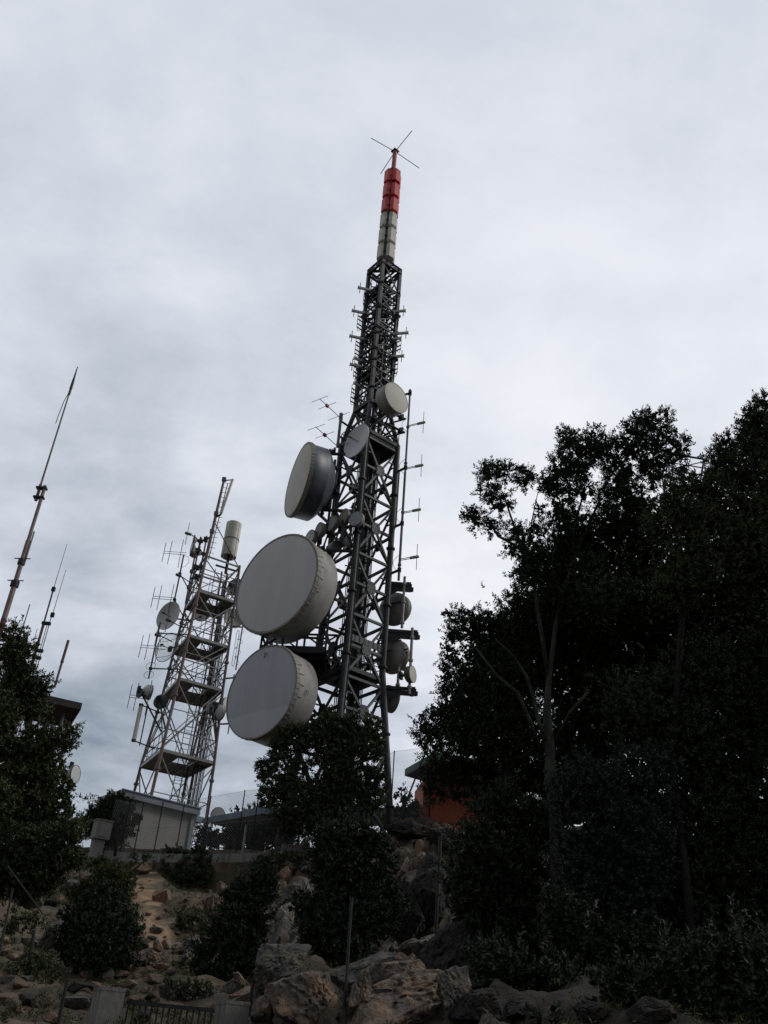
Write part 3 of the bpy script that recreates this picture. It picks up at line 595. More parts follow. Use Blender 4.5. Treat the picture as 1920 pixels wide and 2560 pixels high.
# short dipoles round the upper tower
hor = ('left', 'right')
ups = [((923, 725), (895, 725), 1, 'topmost rod-crossed tube dipole on the left of the upper tower'), ((908, 782.5), (880, 782.5), 1, 'second tube dipole down the left of the upper tower'), ((903, 846), (874, 846), 1, 'third tube dipole down the left of the upper tower'), ((904, 917), (875, 917), 1, 'fourth tube dipole down the left of the upper tower'), ((900, 900), (885, 900), 0, 'short stub dipole between the third and fourth on the left'), ((894, 962), (885, 962), 1, 'lowest short tube dipole on the left of the upper tower'),
       ((985.6, 779), (1013.6, 775.6), 1, 'topmost tube dipole on the right of the upper tower'), ((992, 834), (1020, 834), 1, 'tube dipole reaching farthest right of the upper tower'), ((975.6, 848), (1002, 845), 0, 'tube dipole without rod pointing towards us on the right face'), ((983, 892), (1009, 892), 1, 'lowest tube dipole on the right of the upper tower')]
for (a, b, r_, lb) in ups:
    left = b[0] < a[0]; Ya = 41.9 if left else 41.8; A_, B_ = P(*a, Ya), P(*b, Ya-.15); B_[2] = A_[2]
    t = thing('dipole_antenna', lb, 'dipole antenna', A_, 'tube dipoles on the upper tower'); d = nrm(B_-A_); s_ = A_-d*.35
    m = MB(); m.beam(s_, B_, .12, .14); m.beam(B_-d*.02, B_+d*.03, .17, .19); m.build('housing', 'white_dish', t)
    if r_:
        q = B_-d*.12
        m = MB(); m.tube(q-A((0, 0, .46)), q+A((0, 0, .46)), .028, 6); m.build('rod', 'galvanised', t)
    m = MB(); e = s_; sg = -1 if left else 1
    e = A_-d*.12; pts = [q_ for q_ in (e+A((sg*.1, 0, .25)), e+A((sg*.42, 0, .02)), e+A((sg*.42, 0, -1.2)), e+A((sg*.35, 0, -1.5)), e+A((sg*.1, 0, -1.35)))]
    m.path(pts, .018, 5)
    for dz in (-.35, -.62, -1.0, -1.3): m.beam(e+A((sg*.42, 0, dz+.12)), e+A((0, .1, dz-.1)), .055)
    for dx in (.2, .3): m.tube(e+A((sg*dx, 0, -.2)), e+A((sg*dx, 0, -1.3)), .01, 4)
    m.build('bracket', 'dark_steel', t)
# yagis at the upper left
def yagi(boomA, boomB, els, up, label, group, rr=.014, twin=False, red=None, m1='dark_steel', name='yagi_antenna', fold=0):
    boomA, boomB = A(boomA), A(boomB); t = thing(name, label, 'yagi antenna', boomB, group); d = boomB-boomA
    m = MB()
    for o in ((-.07, .07) if twin else (0,)): m.tube(boomA+nrm(up)*o, boomB+nrm(up)*o, .02 if not twin else .014, 6)
    m.build('boom', m1, t)
    for (f, L) in els:
        m = MB(); c = boomA+d*f; m.tube(c-nrm(up)*L/2, c+nrm(up)*L/2, rr, 6); m.build('element', m1, t)
    if red is not None: m = MB(); c = boomA+d*red; m.box(c, .1, .07, .07, ax=d); m.build('junction_box', 'feed_red', t)
    return t
YP = A((-2.75, 40.8, 0)); u_ = nrm(P(917-12, 985, 40.8)-P(825, 1009, 40.8)); 
el = nrm(P(825, 987, 40.8)-P(775, 1009, 40.8)); el[2] *= .0; el = nrm(el*[1, 1, 0]+A((0, -.9, 0)))
pt = PZ(851, 1044, P(851, 1044, 40.8)[2])
for k, (a, b, rd, lb) in enumerate((((798.5, 996.5), (849, 1043), (818, 1015), 'upper of the two red-centred yagis reaching left of the tower'), ((789, 1067), (848, 1120), (809.5, 1085.5), 'lower of the two red-centred yagis reaching left of the tower'))):
    B_ = P(*b, 40.8); A_ = PZ(*a, B_[2]); L = np.linalg.norm(A_-B_)
    if L > 2.4: A_ = B_+(A_-B_)*2.4/L
    # element direction: level, square to the boom
    bd = nrm(B_-A_); ed = A((-bd[1], bd[0], 0)); yagi(A_, B_, ((0.02, 1.15), (.38, 1.25), (.95, 1.5)), ed, lb, 'red-centred yagis on the tower', red=.38)
t = thing('antenna_pole', 'short dark red pole carrying the two red-centred yagis', 'pole', P(843, 1118, 40.85)); a = P(853, 1036, 40.85); b = P(843, 1118, 40.85); b[:2] = a[:2]
m = MB(); m.tube(b, a, .085, 10); m.tube(a-A((0, 0, .3)), a+A((0, 0, .05)), .11, 10); m.build('pole', 'old_paint', t)
m = MB(); m.tube(a-A((0, 0, .45)), a+A((.9, .9, -.45)), .06, 8); m.build('standoff', 'dark_steel', t); m = MB(); m.tube(a-A((0, 0, 1.5)), a+A((.9, .9, -1.5)), .06, 8); m.box(a+A((.55, .5, -1.5)), .12, .12, .12); m.build('standoff', 'dark_steel', t)
# mark on the blue drum's face: drawn as the dark stain it is
# ------------------------------------------------------------------ left tower with four decks
LU = nrm((2.1, 1.25, 0)); LV = nrm((-1.2, 2.75, 0)); LB = 9.9
def lc(i, z):          # 0 near-left, 1 near-right, 2 far-right, 3 far-left, plan interpolated between decks
    zz = [LB, 14.93, 18.85, 24.2, 27]
    T = {0: [(-10.36, 45.40), (-10.23, 45.64), (-10.12, 45.95), (-10.03, 46.25), (-9.98, 46.4)], 1: [(-7.7, 47.2), (-7.79, 47.28), (-7.96, 47.30), (-8.12, 47.40), (-8.2, 47.45)],
         2: [(-9.8, 50.4), (-9.63, 50.32), (-9.3, 50.04), (-9.33, 49.75), (-9.36, 49.6)], 3: [(-12.2, 49.1), (-11.93, 48.99), (-11.5, 48.86), (-11.15, 48.75), (-11.0, 48.7)]}[i]
    return A((np.interp(z, zz, [q[0] for q in T]), np.interp(z, zz, [q[1] for q in T]), z))
def left_tower():
    base = (lc(0, LB)+lc(2, LB))/2; t = thing('platform_tower', 'slender rusty lattice tower with four deck platforms behind the pale hut', 'tower', base)
    tops = [26.9, 26.6, 26.6, 26.6]
    for i in range(4):
        m = MB(); zs = [LB, 14.93, 18.85, 21.4, 24.2, tops[i]]
        m.path([lc(i, z) for z in zs], .085 if i in (0,) else .075, 8)
        for z in zs[1:-1]: c = lc(i, z-.9); m.tube(c-A((0, 0, .06)), c+A((0, 0, .06)), .13, 8)
        m.build('leg', 'rusty_paint' if i == 0 else 'old_paint', t)
    decks = [14.93, 18.85, 21.4, 24.2]; lv = [LB+.3]+decks+[26.5]
    for i in range(4):
        j = (i+1) % 4; m = MB()
        for k in range(len(lv)-1):
            a, b, c, d = lc(i, lv[k]+.15), lc(j, lv[k]+.15), lc(i, lv[k+1]-.2), lc(j, lv[k+1]-.2)
            m.beam(a, d, .05); m.beam(b+A((0, 0, .0)), c, .05)
            if k in (1, 2): m.beam(a+A((0, 0, .35)), d+A((0, 0, .35)), .045)
            z = lv[k]+1.15
            if k: m.beam(lc(i, z), lc(j, z), .05); m.beam(lc(i, z-.55), lc(j, z-.55), .035)
            for q in (.25, .5, .75):
                if k: e0 = lc(i, lv[k])+(lc(j, lv[k])-lc(i, lv[k]))*q; m.tube(e0, e0+A((0, 0, 1.15)), .018, 5)
            m.beam(lc(i, (lv[k]+lv[k+1])/2+.3), lc(j, (lv[k]+lv[k+1])/2+.3), .04)
        m.beam(lc(i, 26.5), lc(j, 26.5), .08)
        m.build('bracing', 'galvanised' if i < 2 else 'old_paint', t)
    for z in decks:
        q = [lc(i, z) for i in range(4)]
        def B(u, v): return q[0]*(1-u)*(1-v)+q[1]*u*(1-v)+q[2]*u*v+q[3]*(1-u)*v
        m = MB(); e = A((0, 0, .045)); h = (.36, .66, .17, .47)
        for (u0, u1, v0, v1) in ((0, h[0], 0, 1), (h[1], 1, 0, 1), (h[0], h[1], 0, h[2]), (h[0], h[1], h[3], 1)): m.prism([B(u0, v0), B(u1, v0), B(u1, v1), B(u0, v1)], e)
        dk = m.build('deck', 'plate_floor', t)
        m = MB()
        for u in (.34, .68): m.beam(B(u, 0)-e, B(u, 1)-e, .05, .09)
        for i in range(4): m.beam(q[i]+A((0, 0, .02)), q[(i+1) % 4]+A((0, 0, .02)), .06, .15)
        m.build('deck_frame', 'galvanised', dk)
    # caged ladder through the hatches
    c = lambda z: (lambda q: q[0]*.34+q[1]*.36+q[2]*.16+q[3]*.14)([lc(i, z) for i in range(4)])
    m = MB()
    for s_ in (-.2, .2): m.path([c(z)+LU*s_ for z in (LB, 15, 19, 24, 26.3)], .022, 5)
    z = LB
    while z < 26.2: m.tube(c(z)-LU*.2, c(z)+LU*.2, .013, 4); z += .3
    m.build('ladder', 'dark_steel', t)
    m = MB()
    for z0, z1 in ((12.2, 14.6), (16.6, 18.5)):
        for z in np.arange(z0, z1, .8): m.path([c(z)-LV*.36+LU*.36*cos(a)+LV*.36*sin(a) for a in np.linspace(-pi, pi, 17)], .014, 4)
        for a in (-2.6, -1.57, -.5): m.tube(c(z0)-LV*.36+LU*.36*cos(a)+LV*.36*sin(a), c(z1)-LV*.36+LU*.36*cos(a)+LV*.36*sin(a), .01, 4)
    m.build('ladder_cage', 'dark_steel', t)
    m = MB()
    for k in range(10):
        f = lambda z: lc(1, z)*.62+lc(2, z)*.25+lc(0, z)*.13+LU*(.06*k-.3)+LV*.05*sin(k*2)
        m.path([f(z) for z in (LB, 15, 19, 24-(k % 3)*1.2)], .022, 4)
    m.build('cable_run', 'cable', t)
    # inner mast pole behind ladder
    m = MB(); f = lambda z: lc(1, z)*.42+lc(2, z)*.42+lc(0, z)*.16
    m.path([f(z) for z in (LB, 15, 19, 24, 26.4)], .07, 6); m.path([f(z)-LU*.35 for z in (LB, 15, 19, 24, 26.4)], .05, 6)
    for z in np.arange(LB+.5, 26, 1.): m.beam(f(z), f(z+.5)-LU*.35, .03)
    m.build('inner_column', 'dark_steel', t)
    # top spar with climbing pegs
    a, b = lc(0, 26.3), A((-9.8, 46.4, 31.9)); m = MB(); m.tube(a, b, .10, 8, .075); d = nrm(b-a); s_ = A((.26, .05, 0))
    m.tube(a+s_*.6, b+s_-d*.3, .03, 6)
    for z in np.linspace(.08, .95, 15): c_ = a+(b-a)*z; m.tube(c_-s_*.0, c_+s_*1.45, .018, 4)
    for z in (.33, .55, .99): c_ = a+(b-a)*z; m.box(c_, .12, .1, .12)
    m.build('spar', 'old_paint', t)
    m = MB(); m.tube(a+(b-a)*.45, lc(1, 26.4), .03, 6); m.tube(a+(b-a)*.12, lc(3, 26.4), .025, 5); m.build('stay', 'dark_steel', t)
left_tower()
def LP(x, y, Y=46.): return P(x, y, Y)
def zx(x, y): return (300+x/4.879, 1160+y/4.879)
def zy(x, y): return (300+x/4.879, 1560+y/4.879)
# leaning white tube antenna at the spar
a, b = P(*zx(1228, 615), 46.2), P(*zx(1378, 182), 46.2); t = thing('tube_antenna', 'white tube antenna leaning beside the top spar of the platform tower', 'antenna', a)
m = MB(); m.path([a, a+(b-a)*.03, a+(b-a)*.97, b], [.06, .085, .085, .05], 12); m.build('housing', 'panel_white', t, True)
m = MB(); m.beam(b-A((0, 0, .05)), A((-9.8, 46.4, b[2]-.05)), .05); m.beam(a-A((0, 0, .02)), A((-9.84, 46.4, a[2]-.05)), .08); m.build('mount', 'dark_steel', t)
# white two-tier panel drum
def white_drum():
    a = P(*zx(1325, 1135), 47.6); b = P(*zx(1392, 725), 47.6); c = A(((a[0]+b[0])/2, 47.6, a[2])); H = b[2]-a[2]; t = thing('panel_antenna', 'white cylinder of curved panels in two tiers standing on the platform tower top', 'panel antenna', c)
    for k in range(2):
        for i in range(4):
            m = MB(); a0 = radians(-90-45+90*i+3+10); a1 = radians(-90+45+90*i-3+10); z0 = c[2]+k*(H/2+.015); z1 = z0+H/2-.06; n = 9
            th = np.linspace(a0, a1, n); R1, R0 = .46, .40; v = []
            for z in (z0, z1):
                for R_ in (R0, R1): v += [(c[0]+R_*cos(q), c[1]+R_*sin(q), z) for q in th]
            f = [(0*n+j, 0*n+j+1, 1*n+j+1, 1*n+j) for j in range(n-1)]+[(2*n+j+1, 2*n+j, 3*n+j, 3*n+j+1) for j in range(n-1)]
            f += [(1*n+j, 1*n+j+1, 3*n+j+1, 3*n+j) for j in range(n-1)]+[(0*n+j+1, 0*n+j, 2*n+j, 2*n+j+1) for j in range(n-1)]
            f += [(0, n, 3*n, 2*n), (n-1, 3*n-1, 4*n-1, 2*n-1)]; m.add(v, f); m.build('panel', 'panel_white', t)
    m = MB(); zc = c[2]+H/2-.03
    m.lathe((c[0], c[1], zc-.04), (0, 0, 1), [(0, .40), (0, .475), (.06, .475), (.06, .40)], 32); m.build('band', 'rim', t)
    m = MB(); m.tube((c[0], c[1], 26.1), (c[0], c[1], c[2]+H*.9), .09, 10)
    for z in (c[2]+.25, c[2]+H*.7):
        for i in range(4): q = i*pi/2+.17; m.beam((c[0], c[1], z), (c[0]+.4*cos(q), c[1]+.4*sin(q), z), .08)
    m.beam((c[0]-.6, c[1]-.3, 26.45), (c[0]+.6, c[1]+.3, 26.45), .09); m.build('pole', 'dark_steel', t)
white_drum()
# three-element H-shaped yagis on the left side
for k, (els, b0, b1, lb, Y) in enumerate(((((573, 918, 517, 1150), (645, 920, 580, 1200), (775, 935, 700, 1280)), (546, 1032), (800, 1140), 'topmost three-bar yagi left of the platform tower', 46.6),
        (((440, 1465, 380, 1712), (520, 1465, 447, 1765), (653, 1470, 590, 1830)), (412, 1590), (655, 1680), 'second three-bar yagi, just above the white dish', 46.4),
        (((293, 505, 232, 775), (372, 500, 300, 823), (505, 480, 430, 860)), (265, 640), (535, 722), 'third three-bar yagi, in front of the grid dish', 46.2),
        (((158, 1108, 92, 1393), (240, 1102, 160, 1445), (388, 1102, 300, 1530)), (128, 1248), (372, 1332), 'lowest three-bar yagi left of the platform tower', 46.0))):
    if k > 1:
        els = [(x0, y0+1552, x1, y1+1552) for x0, y0, x1, y1 in els]; b0 = (b0[0], b0[1]+1552); b1 = (b1[0], b1[1]+1552)
        els = [(x0, y0, x1, y1) for x0, y0, x1, y1 in els]
    def q_(x, y): return P(*zx(x, y), Y)
    if k > 1: q_ = lambda x, y, Y=Y: P(300+x/4.879, 1160+y/4.879, Y)
    B0 = q_(*b0); B1 = q_(*b1); B1[2] = B0[2] = (B0[2]+B1[2])/2; L = B1-B0
    ee = []
    for (x0, y0, x1, y1) in els:
        T, Bt = q_(x0, y0), q_(x1, y1); f = ((T+Bt)/2-B0)[0]/L[0]; ee.append((f, abs(T[2]-Bt[2])))
    yagi(B0, B1, ee, (0, 0, 1), lb, 'three-bar yagis on the platform tower', rr=.018, twin=True)
# poles on its left side
for k, (x0, y0, x1, y1, Y, lb) in enumerate(((777, 1110, 650, 1690, 46.6, 'upper stand-off pole with a yagi, left of the platform tower'), (492, 1930, 355, 2615, 46.2, 'lower stand-off pole with looping cables, left of the platform tower'))):
    a, b = P(*zx(x0, y0), Y), P(*zx(x1, y1), Y); b[:2] = a[:2]; t = thing('antenna_pole', lb, 'pole', b); m = MB(); m.tube(b, a, .045, 8); m.build('pole', 'old_paint', t)
    for f in ((.06, .6) if k == 0 else (.17, .8)):
        p = b+(a-b)*f; q = lc(0, p[2]) if k else lc(3, p[2]); m = MB(); m.tube(p, q, .035, 6); m.box(p, .08, .08, .06); m.build('standoff', 'dark_steel', t)
    m = MB(); m.path([a+A((0, 0, -.05)), a+A((.3, 0, -.1)), a+A((.38, 0, -.45)), a+A((.2, 0, -.75)), a+A((.03, 0, -.8))], .012, 4)
    if k: 
        for dz in (2.6, 3.1): m.path([a+A((.25*sin(q), .1*cos(q)-.1, -dz+.25*cos(q))) for q in np.linspace(0, 2*pi, 13)], .012, 4)
    m.build('cable', 'cable', t)
# canister dipoles reaching out to the left
for k, (can0, can1, bt, rod, lb, Y) in enumerate((((870, 862), (790, 838), (985, 948), (848, 720, 797, 990), 'canister dipole with a long rod beside the little twin dishes', 46.4), ((745, 1372), (678, 1342), (885, 1462), None, 'canister dipole above the second three-bar yagi', 46.5),
        ((620, 1920), (556, 1890), (785, 2005), (627, 1755, 572, 2040), 'canister dipole crossing in front of the white dish', 46.2), ((490, 2095), (420, 2075), (635, 2165), (460, 2030, 440, 2290), 'canister dipole on the lower stand-off pole', 46.1))):
    C0, C1, Bt = P(*zx(*can0), Y), P(*zx(*can1), Y-.1), P(*zx(*bt), Y+.3); rd = None
    if rod: rt, rb = P(*zx(rod[0], rod[1]), Y-.05), P(*zx(rod[2], rod[3]), Y-.05); rd = ((C0*.4+C1*.6), abs(rt[2]-rb[2]))
    canister(C0, C1, .09, Bt, rd, lb, 'canister dipoles on the platform tower', cm='old_paint', boomr=.028, twin=False)
# dishes of the platform tower
bowl((-11.52, 46.5, 22.68), -34, .83, 'white parabolic dish with dark feed on the left side of the platform tower', 'white_dish', .22, True, mount=lc(0, 22.3))
def grid_dish():
    c = A((-11.35, 47., 21.0)); az = -36; r = .84; d = A((sin(radians(az)), -cos(radians(az)), 0)); t = thing('grid_dish', 'open wire grid dish below the white dish on the platform tower', 'dish antenna', c-d*.25)
    u, w, _ = frame(d); m = MB(); D = .24*r
    def pt(x, y): q = (x*x+y*y); return c+u*x*r+w*y*r-d*D*(1-q)
    for x in np.linspace(-.94, .94, 19): L = sqrt(1-x*x); m.path([pt(x, y) for y in np.linspace(-L, L, 9)], .011, 4)
    for y in (-.55, 0, .55): L = sqrt(1-y*y); m.path([pt(x, y) for x in np.linspace(-L, L, 9)], .014, 4)
    m.path([pt(cos(a), sin(a)) for a in np.linspace(0, 2*pi, 33)], .022, 5); m.build('grid', 'galvanised', t)
    m = MB(); m.tube(c-d*D, c+d*.35, .02, 6); m.box(c+d*.38, .05, .1, .04, ax=d); m.build('feed', 'dark_steel', t)
    m = MB(); m.beam(c-d*D, lc(0, 20.9), .06); m.box(c-d*(D+.06), .06, .12, .15, ax=d); m.build('mount', 'dark_steel', t)
grid_dish()
def zc(x, y, Y): return P(*zx(x, y), Y)
for (x, y, az, r, Y, lb) in ((893, 925, -72, .30, 46.9, 'upper of the two little white discs left of the top spar'), (872, 1020, -66, .31, 46.8, 'lower of the two little white discs left of the top spar')):
    drum(zc(x, y, Y), az, r, .08, lb, ('white_dish', 'white_dish', 'rim'), .5, 'little twin discs on the platform tower', mount=zc(x+120, y+35, Y+.2), n=24)
drum(zc(975, 1075, 47.2), 60, .2, .3, 'tiny pale drum beside the pipes under the twin discs', ('white_dish', 'white_dish', 'rim'), .4, mount=zc(1010, 1090, 47.3), n=20)
t = thing('antenna_pole', 'bundle of clamps and pipes left of the top spar', 'pole', zc(880, 1720, 46.9)); 
for (x0, y0, x1, y1, Y) in ((985, 890, 870, 1400, 47.1), (925, 1060, 790, 1700, 46.9), (1060, 880, 945, 1430, 47.5)):
    a, b = zc(x0, y0, Y), zc(x1, y1, Y); b[:2] = a[:2]; m = MB(); m.tube(b, a, .05, 8)
    for f in (.3, .6, .9): m.box(b+(a-b)*f, .1, .09, .09)
    m.build('pole', 'old_paint', t)
for (x, y, X) in ((985, 945, 1090), (880, 1290, 1000), (860, 1400, 1000)):
    m = MB(); a, b = zc(x, y, 47.), zc(X, y+30, 46.4); b[2] = a[2]; m.beam(a, b, .09); m.box((a+b)/2, .1, .12, .12); m.build('clamp', 'dark_steel', t)
bowl(zc(1010, 1800, 49.5), -20, .62, 'grey dish half hidden under the top deck of the platform tower', 'white_dish', .2, False, mount=lc(3, 23.1))
bowl(zc(1400, 1500, 48.6), 150, .55, 'dark-backed dish behind the right side of the top deck', 'shroud_dark', .25, False, mount=lc(1, 25))
bowl(zc(1385, 1880, 49.5), 30, .6, 'wire-framed dish seen past the largest drum antenna', 'shroud', .2, False, mount=lc(2, 22.3))
drum(zc(1318, 2935, 47.6), 54, .40, .3, 'white drum at the lower right of the platform tower, facing right', ('white_dish', 'white_dish', 'rim'), .5, mount=lc(1, 16.4), n=28)
drum(zc(1235, 3040, 47.3), 130, .42, .2, 'pale dish seen from behind below the lower right white drum', ('white_dish', 'white_dish', 'rim'), .5, mount=lc(1, 15.9), n=28)
drum(zc(1130, 2985, 47.5), 200, .38, .18, 'pale dish turned away, leftmost of the lower right trio', ('white_dish', 'white_dish', 'rim'), .5, mount=lc(1, 16.1), n=28)
drum(zc(236, 2792, 46.), -42, .25, .05, 'small dark round disc farthest left on the platform tower', ('shroud_dark', 'shroud_dark', 'dark_steel'), .6, mount=zc(300, 2830, 46.), n=24)
drum(zc(372, 2790, 46.4), 120, .40, .25, 'white drum from behind next to the small dark disc', ('white_dish', 'white_dish', 'rim'), .5, mount=lc(3, 16.2)*.3+lc(0, 16.2)*.7, n=28)
bowl(zc(500, 2900, 47), 170, .4, 'dark dish between the left legs above the lowest deck', 'shroud_dark', .3, False, mount=lc(0, 15.9))
a, b = zc(165, 3385, 46.), zc(222, 2925, 46.); b[:2] = a[:2]; t = thing('panel_antenna', 'tall narrow white panel antenna at the lower left of the platform tower', 'panel antenna', a)
m = MB(); m.box((a+b)/2, .09, .06, abs(b[2]-a[2])/2, ax=(1, -.6, 0)); m.build('panel', 'panel_white', t)
m = MB()
for p in (a+A((0, 0, .05)), b-A((0, 0, .05))): m.beam(p, A((lc(0, p[2])*.55+lc(3, p[2])*.45)), .05); m.box(p, .1, .09, .06)
m.beam(a+A((.28, .25, -.1)), b+A((.28, .25, .1)), .06); m.build('mount', 'dark_steel', t)
# folded dipoles on the right side
t = thing('folded_dipole', 'pair of folded dipoles with looping cables on a pole behind the huge drums', 'dipole antenna', P(*zy(1425, 560), 47.4))
a, b = P(*zy(1497, 20), 47.4), P(*zy(1425, 560), 47.4); b[:2] = a[:2]; m = MB(); m.tube(b, a, .04, 6); m.build('pole', 'old_paint', t)
for dz in (.35, 1.4): 
    m = MB(); c = a-A((.2, 0, dz+.5)); m.path([c+A((.07*cos(q), 0, .55*np.sign(sin(q))*abs(sin(q))**.3)) for q in np.linspace(0, 2*pi, 25)], .014, 4); m.beam(c, c+A((.2, 0, 0)), .025); m.build('loop', 'dark_steel', t)
m = MB(); m.path([a+A((.12*sin(q*5), 0, -.2-q*.5)) for q in np.linspace(0, 4.5, 30)], .01, 4); m.build('cable', 'cable', t)
for z in (a[2]-.1,): m = MB(); m.beam(a-A((0, 0, .1)), lc(1, z), .06); m.build('standoff', 'dark_steel', t)
for (y0, y1, x0, x1, lb) in ((665, 665, 1290, 1385, 'short bar stub on the right leg behind the blue drum'), (1222, 1222, 1205, 1335, 'short bar with a hanging rod right of the platform tower')):
    a, b = P(*zy(x0, y0), 47.4), P(*zy(x1, y1), 47.2); b[2] = a[2]; t = thing('side_arm', lb, 'bracket', a); m = MB(); m.beam(a, b, .07); m.build('arm', 'dark_steel', t)
    m = MB(); m.tube(b+A((0, 0, .2)), b-A((0, 0, .55)), .035, 6); m.build('rod', 'old_paint', t)
# ------------------------------------------------------------------ masts at the far left
def big_mast():
    X, Y = -13.13, 30.; zt = 26.26; zb = 5.; t = thing('antenna_mast', 'tallest striped telescopic mast at the far left, leaning out of the tree', 'antenna mast', (X, Y, zb))
    def z(px, py): return P(px, py, Y)[2]
    zz = dict(a=z(10, 1547), b=z(45, 1460), c=z(64, 1405), j=z(105, 1250), k=z(118, 1215), w=z(190, 960))
    m = MB(); m.tube((X, Y, zb), (X, Y, zz['a']), .10, 12); m.build('red_section', 'mast_red', t)
    m = MB(); m.tube((X, Y, zz['a']), (X, Y, zz['b']), .097, 12); m.tube((X, Y, zz['b']), (X, Y, zz['c']+.9), .085, 12); m.tube((X, Y, zz['c']+.9), (X, Y, zz['k']), .068, 12); m.build('pale_section', 'mast_white', t)
    for q, r in ((zz['b'], .17), (zz['c'], .15)):
        m = MB(); m.tube((X, Y, q-.12), (X, Y, q+.1), r*.9, 10); m.beam((X-.3, Y, q+.12), (X+.3, Y-.05, q+.12), .03); m.build('collar', 'dark_steel', t)
    m = MB(); X2 = X-.18; m.tube((X2, Y, zz['j']-.05), (X2, Y, zz['k']+.05), .06, 10); m.tube((X2, Y, zz['k']), (X2+.0, Y, zt-1.4), .038, 10, .03); m.build('whip', 'mast_plum', t)
    for q in (zz['j']+.1, zz['k']-.12): m = MB(); m.box((X-.1, Y, q), .2, .1, .035); m.build('clamp', 'dark_steel', t)
    m = MB(); m.tube((X2, Y, zt-1.5), (X2, Y, zt-1.2), .05, 10); m.tube((X2, Y, zt-1.2), (X2, Y, zt-.7), .06, 10, .05); m.tube((X2, Y, zt-.7), (X2, Y, zt), .045, 8, .02); m.build('tip', 'dark_steel', t)
    m = MB(); m.path([(X2-.03, Y, zt-1.4), (X2-.12, Y, zt-1.9), (X2-.16, Y, zt-2.6), (X2-.17, Y, zt-3.0)], .016, 5); m.build('cable', 'cable', t)
    m = MB(); m.tube((X+.5, Y+.6, zb+3), (X+.5, Y+.6, z(47, 1491)), .02, 6); m.tube((X+.12, Y, zz['c']), (X+.12, Y, zz['c']+1.3), .03, 6); m.build('side_rod', 'galvanised', t)
big_mast()
def twin_mast():
    Y = 30.; tip = P(171, 1360, Y); X = P(133, 1475, Y)[0]; zb = 6.; z = lambda px, py: P(px, py, Y)[2]
    t = thing('antenna_mast', 'thin mast ending in two hair-thin whips, second from the left', 'antenna mast', (X, Y, zb))
    m = MB(); m.tube((X, Y, zb), (X, Y, z(109, 1560)), .05, 8); m.tube((X, Y, z(109, 1560)), (X, Y, z(133, 1473)), .032, 8); m.build('pole', 'mast_plum', t)
    for dx, b, tp in ((0, z(133, 1473), tip[2]), (.22, z(126, 1537), z(162, 1425))):
        m = MB(); m.tube((X+dx, Y, b), (X+dx+.03, Y, tp), .014, 5, .008); m.box((X+dx, Y, b), .06, .05, .08); m.build('whip', 'dark_steel', t)
    m = MB(); m.tube((X+.2, Y, zb), (X+.2, Y, z(126, 1537)), .018, 5); m.tube((X+.13, Y, zb), (X+.13, Y, z(120, 1550)-.2), .014, 5); m.build('side_rod', 'galvanised', t)
    m = MB(); m.tube((X-.17, Y, zb), (X-.17, Y, z(98, 1572)), .01, 5); m.build('thin_rod', 'galvanised', t)
    for q in (z(109, 1558), z(88, 1626), z(85, 1644)): m = MB(); m.box((X+.09, Y, q), .15, .06, .05); m.build('clamp', 'dark_steel', t)
twin_mast()
a, b = P(171, 1601, 32), P(112, 1800, 32); a2 = a; t = thing('antenna_pole', 'short plum-coloured pole standing above the dark flat roof', 'pole', (b[0], 32, 12.95))
bb = A((b[0]*.6+a[0]*.4, 32, 12.95)); m = MB(); m.tube(bb, bb+(a-bb)*.55, .045, 8); m.tube(bb+(a-bb)*.55, a, .055, 8); m.tube(bb+(a-bb)*.52, bb+(a-bb)*.56, .065, 8); m.build('pole', 'pink_red' if 0 else 'mast_plum', t)
# ------------------------------------------------------------------ buildings
def lookout():
    z = 12.9; c = [A((-10.99, 34., z)), A((-12.03, 36.38, z)), A((-15.2, 34.9, z)), A((-14.1, 32.4, z))]
    t = thing('lookout_hut', 'brown hut with a dark overhanging flat roof behind the left tree', 'building', (-13.1, 34.6, 7.5))
    m = MB(); m.prism(c, (0, 0, .14)); rf = m.build('roof', 'roof_dark', t)
    m = MB(); 
    for i in range(4): m.beam(c[i]+A((0, 0, .08)), c[(i+1) % 4]+A((0, 0, .08)), .05, .26)
    m.build('fascia', 'roof_dark', rf)
    for p in (P(159, 1785, 34.7), (-14.3, 33.1, 12.8)): m = MB(); p = A(p); m.tube((p[0], p[1], 9.8), (p[0], p[1], z), .06, 8); m.build('post', 'galvanised', t)
    m = MB(); w = [A((-12.6, 34.3, 5)), A((-13.1, 35.6, 5)), A((-14.8, 35.1, 5)), A((-14.3, 33.7, 5))]; m.prism(w, (0, 0, 5.6)); m.build('wall', 'brown_plaster', t)
    m = MB(); 
    for i in range(4): a, b = w[i]+A((0, 0, 6.4)), w[(i+1) % 4]+A((0, 0, 6.4)); m.tube(a, b, .025, 5); m.tube(a-A((0, 0, .8)), a, .025, 5)
    m.build('railing', 'dark_steel', t)
lookout()
drum(P(189, 1936, 34.), 75, .33, .12, 'white dish on a bracket peeping out right of the left tree', ('white_dish', 'white_dish', 'rim'), .45, mount=P(146, 1918, 34.3), n=28)
t = thing('side_arm', 'short dark arm and stub pipe holding the dish right of the left tree', 'bracket', P(146, 1918, 34.2)); m = MB(); m.beam(P(145, 1916, 34.2), P(168, 1930, 34.), .07); m.build('arm', 'dark_steel', t); m = MB(); m.tube(P(170, 1950, 34.), P(174, 1905, 34.)*[0, 0, 1]+P(170, 1950, 34.)*[1, 1, 0], .08, 8); m.build('stub_pipe', 'dark_steel', t)
